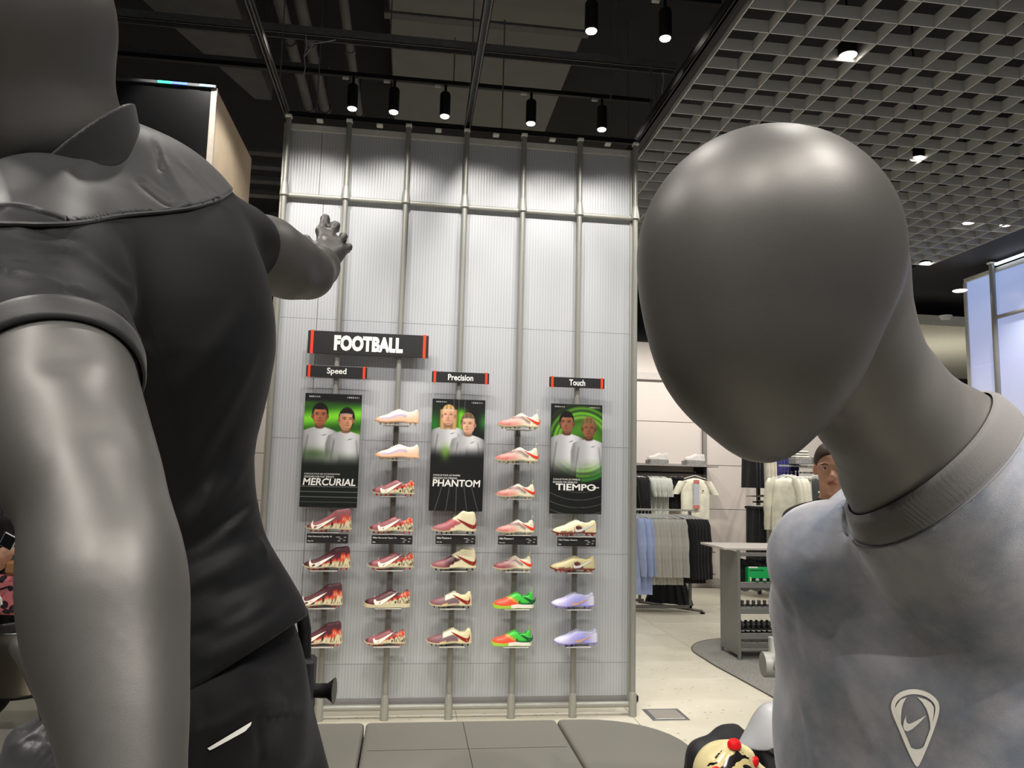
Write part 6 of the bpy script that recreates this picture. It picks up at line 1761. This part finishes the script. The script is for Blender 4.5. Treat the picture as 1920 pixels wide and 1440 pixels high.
for s in (-1, 1):
    e = MB(); 
    c = FP_(s*.034, .010, .0215)
    e.lathe([(.0, -.0125), (.006, -.011), (.011, -.006), (.0125, 0), (.011, .006), (.006, .011), (.0, .0125)], tuple(FP_(s*.034, .011, .0122)), 12)
    ey = loc0(e.build('eye', mat('eye_white', (196, 184, 174), .3), SP, True), SP)
    loc0(MB().tube([c, c+dfw*.0045], [.0062, .004], 10).build('iris', mat('iris_dark', (36, 26, 22), .25), ey, True), SP)
    loc0(MB().tube([FP_(s*.018, .031, .0275), FP_(s*.036, .035, .0255), FP_(s*.056, .030, .013)], [.0035, .0042, .002], 6).build('eyebrow', M_hair, SP, True), SP)
loc0(MB().tube([FP_(-.023, -.074, .0245), FP_(-.010, -.071, .0305), FP_(0, -.072, .0315), FP_(.010, -.071, .0305), FP_(.023, -.074, .0245)], [.003, .0058, .0062, .0058, .003], 8).build('lips', mat('lip', (176, 98, 88), .45), SP, True), SP)
M_coat = cloth('dark_coat', (30, 31, 34), .85, 500, .2, .1, .1, 8, .25)
def coatf(p):
    B0_, B1_, B2_ = FP_(0, -.30, -.10), FP_(0, -.52, -.09), FP_(0, -.84, -.09)
    d = smin(cone(p, FP_(-.13, -.27, -.1), FP_(.13, -.27, -.1), .088, .088), smin(cone(p, B0_, B1_, .146, .142), cone(p, B1_, B2_, .142, .15), .05), .06)
    d = smin(d, cone(p, FP_(0, -.2, -.1), FP_(0, -.28, -.1), .075, .11), .03)
    for s in (-1, 1):
        sh_, el_, wr_ = FP_(s*.19, -.28, -.10), FP_(s*.25, -.58, -.12), FP_(s*.225, -.78, .005)
        d = smin(d, smin(cone(p, sh_, el_, .072, .058), cone(p, el_, wr_, .058, .046), .02), .03)
    return d
lo3 = fc-np.array([.42, .42, 1.04]); hi3 = fc+np.array([.42, .42, -.12])
o = sdf_mesh(coatf, lo3, hi3, .012, 'coat', M_coat, SP); loc0(o, SP)
def pantf(p):
    d = None
    for s in (-1, 1):
        hp_, kn_, an_ = FP_(s*.09, -.86, -.09), FP_(s*.10, -1.25, -.07), FP_(s*.11, 0, -.10); an_[2] = .10
        e = smin(cone(p, hp_, kn_, .10, .072), cone(p, kn_, an_, .072, .056), .03); d = e if d is None else smin(d, e, .02)
    return d
o = sdf_mesh(pantf, np.array([fc[0]-.32, fc[1]-.32, .03]), np.array([fc[0]+.32, fc[1]+.32, fc[2]-.72]), .013, 'trousers', M_blk, SP); loc0(o, SP)
def shoef(p):
    d = None
    for s in (-1, 1):
        an_ = FP_(s*.11, 0, -.10); ft = an_+dfw*.13; ft[2] = .045; hl = an_-dfw*.03; hl[2] = .05
        e = cone(p, hl, ft, .052, .043); d = e if d is None else np.minimum(d, e)
    return smax(d, .001-p[:, 2], .004)
o = sdf_mesh(shoef, np.array([fc[0]-.34, fc[1]-.4, -.01]), np.array([fc[0]+.34, fc[1]+.3, .14]), .009, 'shoes', mat('shoe_black', (22, 22, 22), .5), SP); loc0(o, SP)

# ------------------------------------------------------------------ left edge: shopper with phone, bag, steel bin, satin mannequin
DP = 4.15
PL = thing('person', (P(-50, 1200, DP)[0], P(-50, 1200, DP)[1], 0), 'person in black holding a phone at the left edge behind the mannequin arm', 'person')
lw = P(-12, 1052, DP-.32)
Q = lambda L: [(a, b, c, r) for a, b, c, r in L]
def plbody(p):
    d = chain(p, [(-52, 858, DP, 31), (-51, 892, DP-.02, 27)], .02)
    d = smin(d, chain(p, [(-52, 910, DP+.02, 19), (-50, 955, DP+.02, 21)], .02), .03)
    d = smin(d, chain(p, [(-105, 975, DP, 25), (5, 975, DP, 25)], .02), .06)
    d = smin(d, chain(p, [(-50, 1000, DP+.02, 50), (-46, 1090, DP+.02, 48), (-48, 1200, DP+.02, 52)], .03), .05)
    d = smin(d, chain(p, [(10, 985, DP, 22), (22, 1075, DP-.05, 17)], .02), .03); d = smin(d, cone(p, P(22, 1075, DP-.05), lw, 17*DP/FPX, .03), .02)
    d = smin(d, chain(p, [(-110, 985, DP, 22), (-122, 1075, DP-.05, 17), (-60, 1080, DP-.28, 11)], .02), .03)
    for x in (-66, -30):
        h_ = P(x, 1215, DP+.02); k_ = np.array([h_[0], h_[1]-.03, .5]); a_ = np.array([h_[0], h_[1]+.02, .09]); f_ = a_+np.array([.02, -.15, -.045])
        d = smin(d, smin(cone(p, h_, k_, .09, .06), cone(p, k_, a_, .06, .04), .02), .03); d = smin(d, cone(p, a_+np.array([0, .03, -.04]), f_, .043, .036), .02)
    hw = local_hand(lw, CR*.75+CU*.5-CF*.2, CU*.6-CR*.4, -CF*.9, 1.0)
    return smin(d, caps(p, hw), .01)
g0 = P(-50, 1200, DP)
b = bounds([P(-52, 850, DP), P(-135, 1000, DP), P(40, 1000, DP-.3), P(-50, 1200, DP-.4), P(-50, 1200, DP+.3)], .12); b[0][2] = 0.
o = sdf_mesh(plbody, b[0], b[1], .0135, 'body', M_skin, PL); loc0(o, PL)
def plcoat(p):
    d = chain(p, [(-105, 975, DP, 30), (5, 975, DP, 30)], .02)
    d = smin(d, chain(p, [(-50, 1000, DP+.02, 56), (-46, 1090, DP+.02, 57), (-48, 1230, DP+.03, 64), (-48, 1290, DP+.03, 66)], .03), .05)
    d = smin(d, chain(p, [(-51, 940, DP+.02, 27), (-50, 960, DP+.02, 33)], .02), .02)
    d = smin(d, chain(p, [(10, 985, DP, 28), (24, 1075, DP-.05, 23), (6, 1064, DP-.22, 15)], .02), .03)
    d = smin(d, chain(p, [(-110, 985, DP, 28), (-122, 1075, DP-.05, 23), (-70, 1080, DP-.25, 16)], .02), .03)
    return smin(d, chain(p, [(24, 1000, DP+.1, 22), (26, 1260, DP+.1, 24)], .02), .03)
b = bounds([P(-160, 1000, DP), P(60, 1000, DP), P(-50, 920, DP), P(-50, 1370, DP), P(-50, 1000, DP-.4), P(-50, 1000, DP+.3)], .06)
o = sdf_mesh(plcoat, b[0], b[1], .014, 'coat', M_blk, PL); loc0(o, PL)
def plhair(p):
    return smax(smin(np.linalg.norm(p-P(-52, 857, DP+.025), axis=1)-.104, chain(p, [(-52, 870, DP+.08, 29), (-52, 935, DP+.10, 25)], .02), .03), -((p-P(-52, 870, DP))@CF)-.015, .01)
b = bounds([P(-52, 857, DP), P(-52, 950, DP+.1)], .13)
o = sdf_mesh(plhair, b[0], b[1], .012, 'hair', M_hair, PL); loc0(o, PL)
PH = thing('phone', P(12, 1022, DP-.42), 'white phone held in the hand at the left edge', 'phone')
R_ = Matrix((tuple(CR), tuple(CU), tuple(-CF))).transposed().to_euler(); PH.rotation_euler = R_
PH.rotation_euler.rotate_axis('Z', math.radians(-28))
MB().box(-.034, .034, -.016, .056, -.004, .004, .0035).build('case', M_white, PH); MB().box(-.030, .030, -.012, .052, .0041, .0048).build('screen', mat('phone_screen', (30, 30, 34), .15), PH)
def leop2():
    m = mat('pink_print', (206, 118, 122), .6); nt = m.node_tree; b = nt.nodes['Principled BSDF']
    n = nt.nodes.new('ShaderNodeTexVoronoi'); n.inputs['Scale'].default_value = 17; tc = nt.nodes.new('ShaderNodeTexCoord'); nt.links.new(tc.outputs['Object'], n.inputs['Vector'])
    r = nt.nodes.new('ShaderNodeValToRGB'); r.color_ramp.interpolation = 'CONSTANT'; e = r.color_ramp.elements
    e[0].color = rgba((50, 38, 44)); e[1].position = .36; e[1].color = rgba((212, 120, 124)); k = e.new(.26); k.color = rgba((36, 26, 30)); k2 = e.new(.62); k2.color = rgba((178, 92, 100))
    nt.links.new(n.outputs['Distance'], r.inputs['Fac']); nt.links.new(r.outputs['Color'], b.inputs['Base Color']); return m
BGc = P(2, 1112, DP-.42)
BG = thing('shoulder_bag', BGc, 'pink spotted bag with black strap and tan flap at the left edge', 'bag'); BG.rotation_euler = (0, 0, math.radians(-7))
MB().box(-.16, .098, -.03, .05, -.10, .085, .02).build('pouch', leop2(), BG, True)
MB().box(.01, .092, -.02, .045, .087, .155, .014).build('flap', mat('tan_leather', (176, 126, 82), .5), BG, True)
MB().tube([(-.13, -.034, -.02), (-.03, -.040, .005), (.05, -.036, .035), (.066, .0, .05)], .004, 8).build('strap', M_blackmetal, BG, True)
MB().tube([(.01, -.034, -.005), (.03, -.044, -.02), (.035, -.044, -.045), (.02, -.036, -.055)], .005, 8).build('cord', M_letter, BG, True)
MB().box(-.09, -.015, -.036, -.029, -.01, .05, .003).build('patch', mat('silver_patch', (176, 170, 166), .4), BG)
MB().tube([(-.12, .0, .05), (-.115, .10, .30), (-.10, .16, .52)], .006, 8).build('shoulder_strap', M_blackmetal, BG, True)
# steel bin
g = AT(4, 1314, z=.455); BN = thing('steel_bin', (g[0], g[1]+.16, .4525), 'brushed stainless steel bin on the platform at the left edge', 'bin')
hb_ = AT(4, 1188, y=g[1])[2]-.455
M_steel = mat('brushed_steel', (172, 166, 156), .3, .95, .06, 4)
M_steel.node_tree.nodes['Principled BSDF'].inputs['Anisotropic'].default_value = .6
rb = .165
MB().lathe([(rb*.93, 0), (rb*.95, .006), (rb*.97, hb_*.76), (rb*.995, hb_*.78), (rb, hb_*.985), (rb*.97, hb_*.985), (rb*.94, .012), (0, .010)], n=44).build('drum', M_steel, BN, True)
MB().lathe([(rb*.97, hb_*.985), (rb*1.03, hb_*.985), (rb*1.04, hb_), (rb*1.03, hb_*1.015), (rb*.96, hb_*1.015), (rb*.95, hb_)], n=44).build('rim', mat('rim_steel', (206, 204, 198), .2, .95), BN, True)
MB().lathe([(rb*.98, 0), (rb*.98, .012), (rb*.93, .012)], n=44).build('foot_ring', M_blackmetal, BN, True)
# seated mannequin in satin, its bent elbow shows beside the near forearm
MS = thing('mannequin', (P(150, 1400, 1.62)[0], P(150, 1400, 1.62)[1]-.02, .452), 'grey mannequin in dark satin, bent elbow showing behind the near forearm', 'mannequin')
EL = P(44, 1212, 1.60)
def bodyS(p):
    d = smin(cone(p, P(108, 1335, 1.62), EL, 24*1.62/FPX, 21*1.6/FPX), cone(p, EL, P(112, 1110, 1.68), 20*1.6/FPX, 17*1.68/FPX), .012)
    d = smin(d, np.linalg.norm(p-P(36, 1209, 1.60), axis=1)-10*1.6/FPX, .012)
    d = smin(d, cone(p, P(108, 1335, 1.62), P(210, 1400, 1.66), 26*1.62/FPX, 60*1.66/FPX), .02)
    d = smin(d, chain(p, [(215, 1400, 1.66, 80), (205, 1600, 1.68, 90)], .02), .03)
    d = smin(d, chain(p, [(230, 1300, 1.66, 42), (235, 1240, 1.66, 48), (235, 1190, 1.66, 58), (232, 1160, 1.66, 50)], .02), .03)
    return smin(d, caps(p, local_hand(P(112, 1110, 1.68), CR*.6+CU*.7, CF, CR*.7-CU*.6, .95)), .008)
b = bounds([P(20, 1210, 1.6), P(320, 1400, 1.66), P(230, 1080, 1.66), P(200, 1720, 1.6), P(200, 1500, 1.85)], .05)
b[0][2] = max(b[0][2], .455)
o = sdf_mesh(bodyS, b[0], b[1], .007, 'body', M_mann, MS); loc0(o, MS)
M_satin = cloth('grey_satin', (62, 62, 63), .42, 1200, .05, .1, .06, 8, .6)
FS = []
for i in range(6):
    FS.append((20+22*i, 1400-12*i, 1.50, 95+18*i, 1352+30*i, 1.50, 6, 7 if i % 2 == 0 else -6))
for i in range(5): FS.append((30+15*i, 1440, 1.50, 84+10*i, 1350+16*i, 1.52, 5, 5))
def satin(p, use=True):
    d = smin(chain(p, [(100, 1352, 1.62, 26), (70, 1400, 1.60, 52), (60, 1480, 1.60, 82), (60, 1580, 1.62, 95)], .02), chain(p, [(120, 1350, 1.64, 40), (215, 1400, 1.68, 92), (205, 1600, 1.70, 105)], .02), .04)
    d = smin(d, chain(p, [(60, 1580, 1.62, 95), (140, 1640, 1.66, 120)], .02), .04)
    if use: d = folds(p, d, PATH_T)
    n = (EL-P(108, 1335, 1.62)); n /= np.linalg.norm(n)
    e = (p-P(95, 1336, 1.62))@n
    return smax(d, np.where(np.linalg.norm(p-P(95, 1336, 1.62), axis=1) < .06, e, -1), .004)
PATH_T = fold_paths(lambda p: satin(p, False), FS, 6, 1.1)
b = bounds([P(-50, 1400, 1.6), P(340, 1400, 1.7), P(100, 1320, 1.6), P(140, 1800, 1.5), P(140, 1800, 1.85)], .05); b[0][2] = max(b[0][2], .455)
o = sdf_mesh(satin, b[0], b[1], .0065, 'satin_top', M_satin, MS); loc0(o, MS)
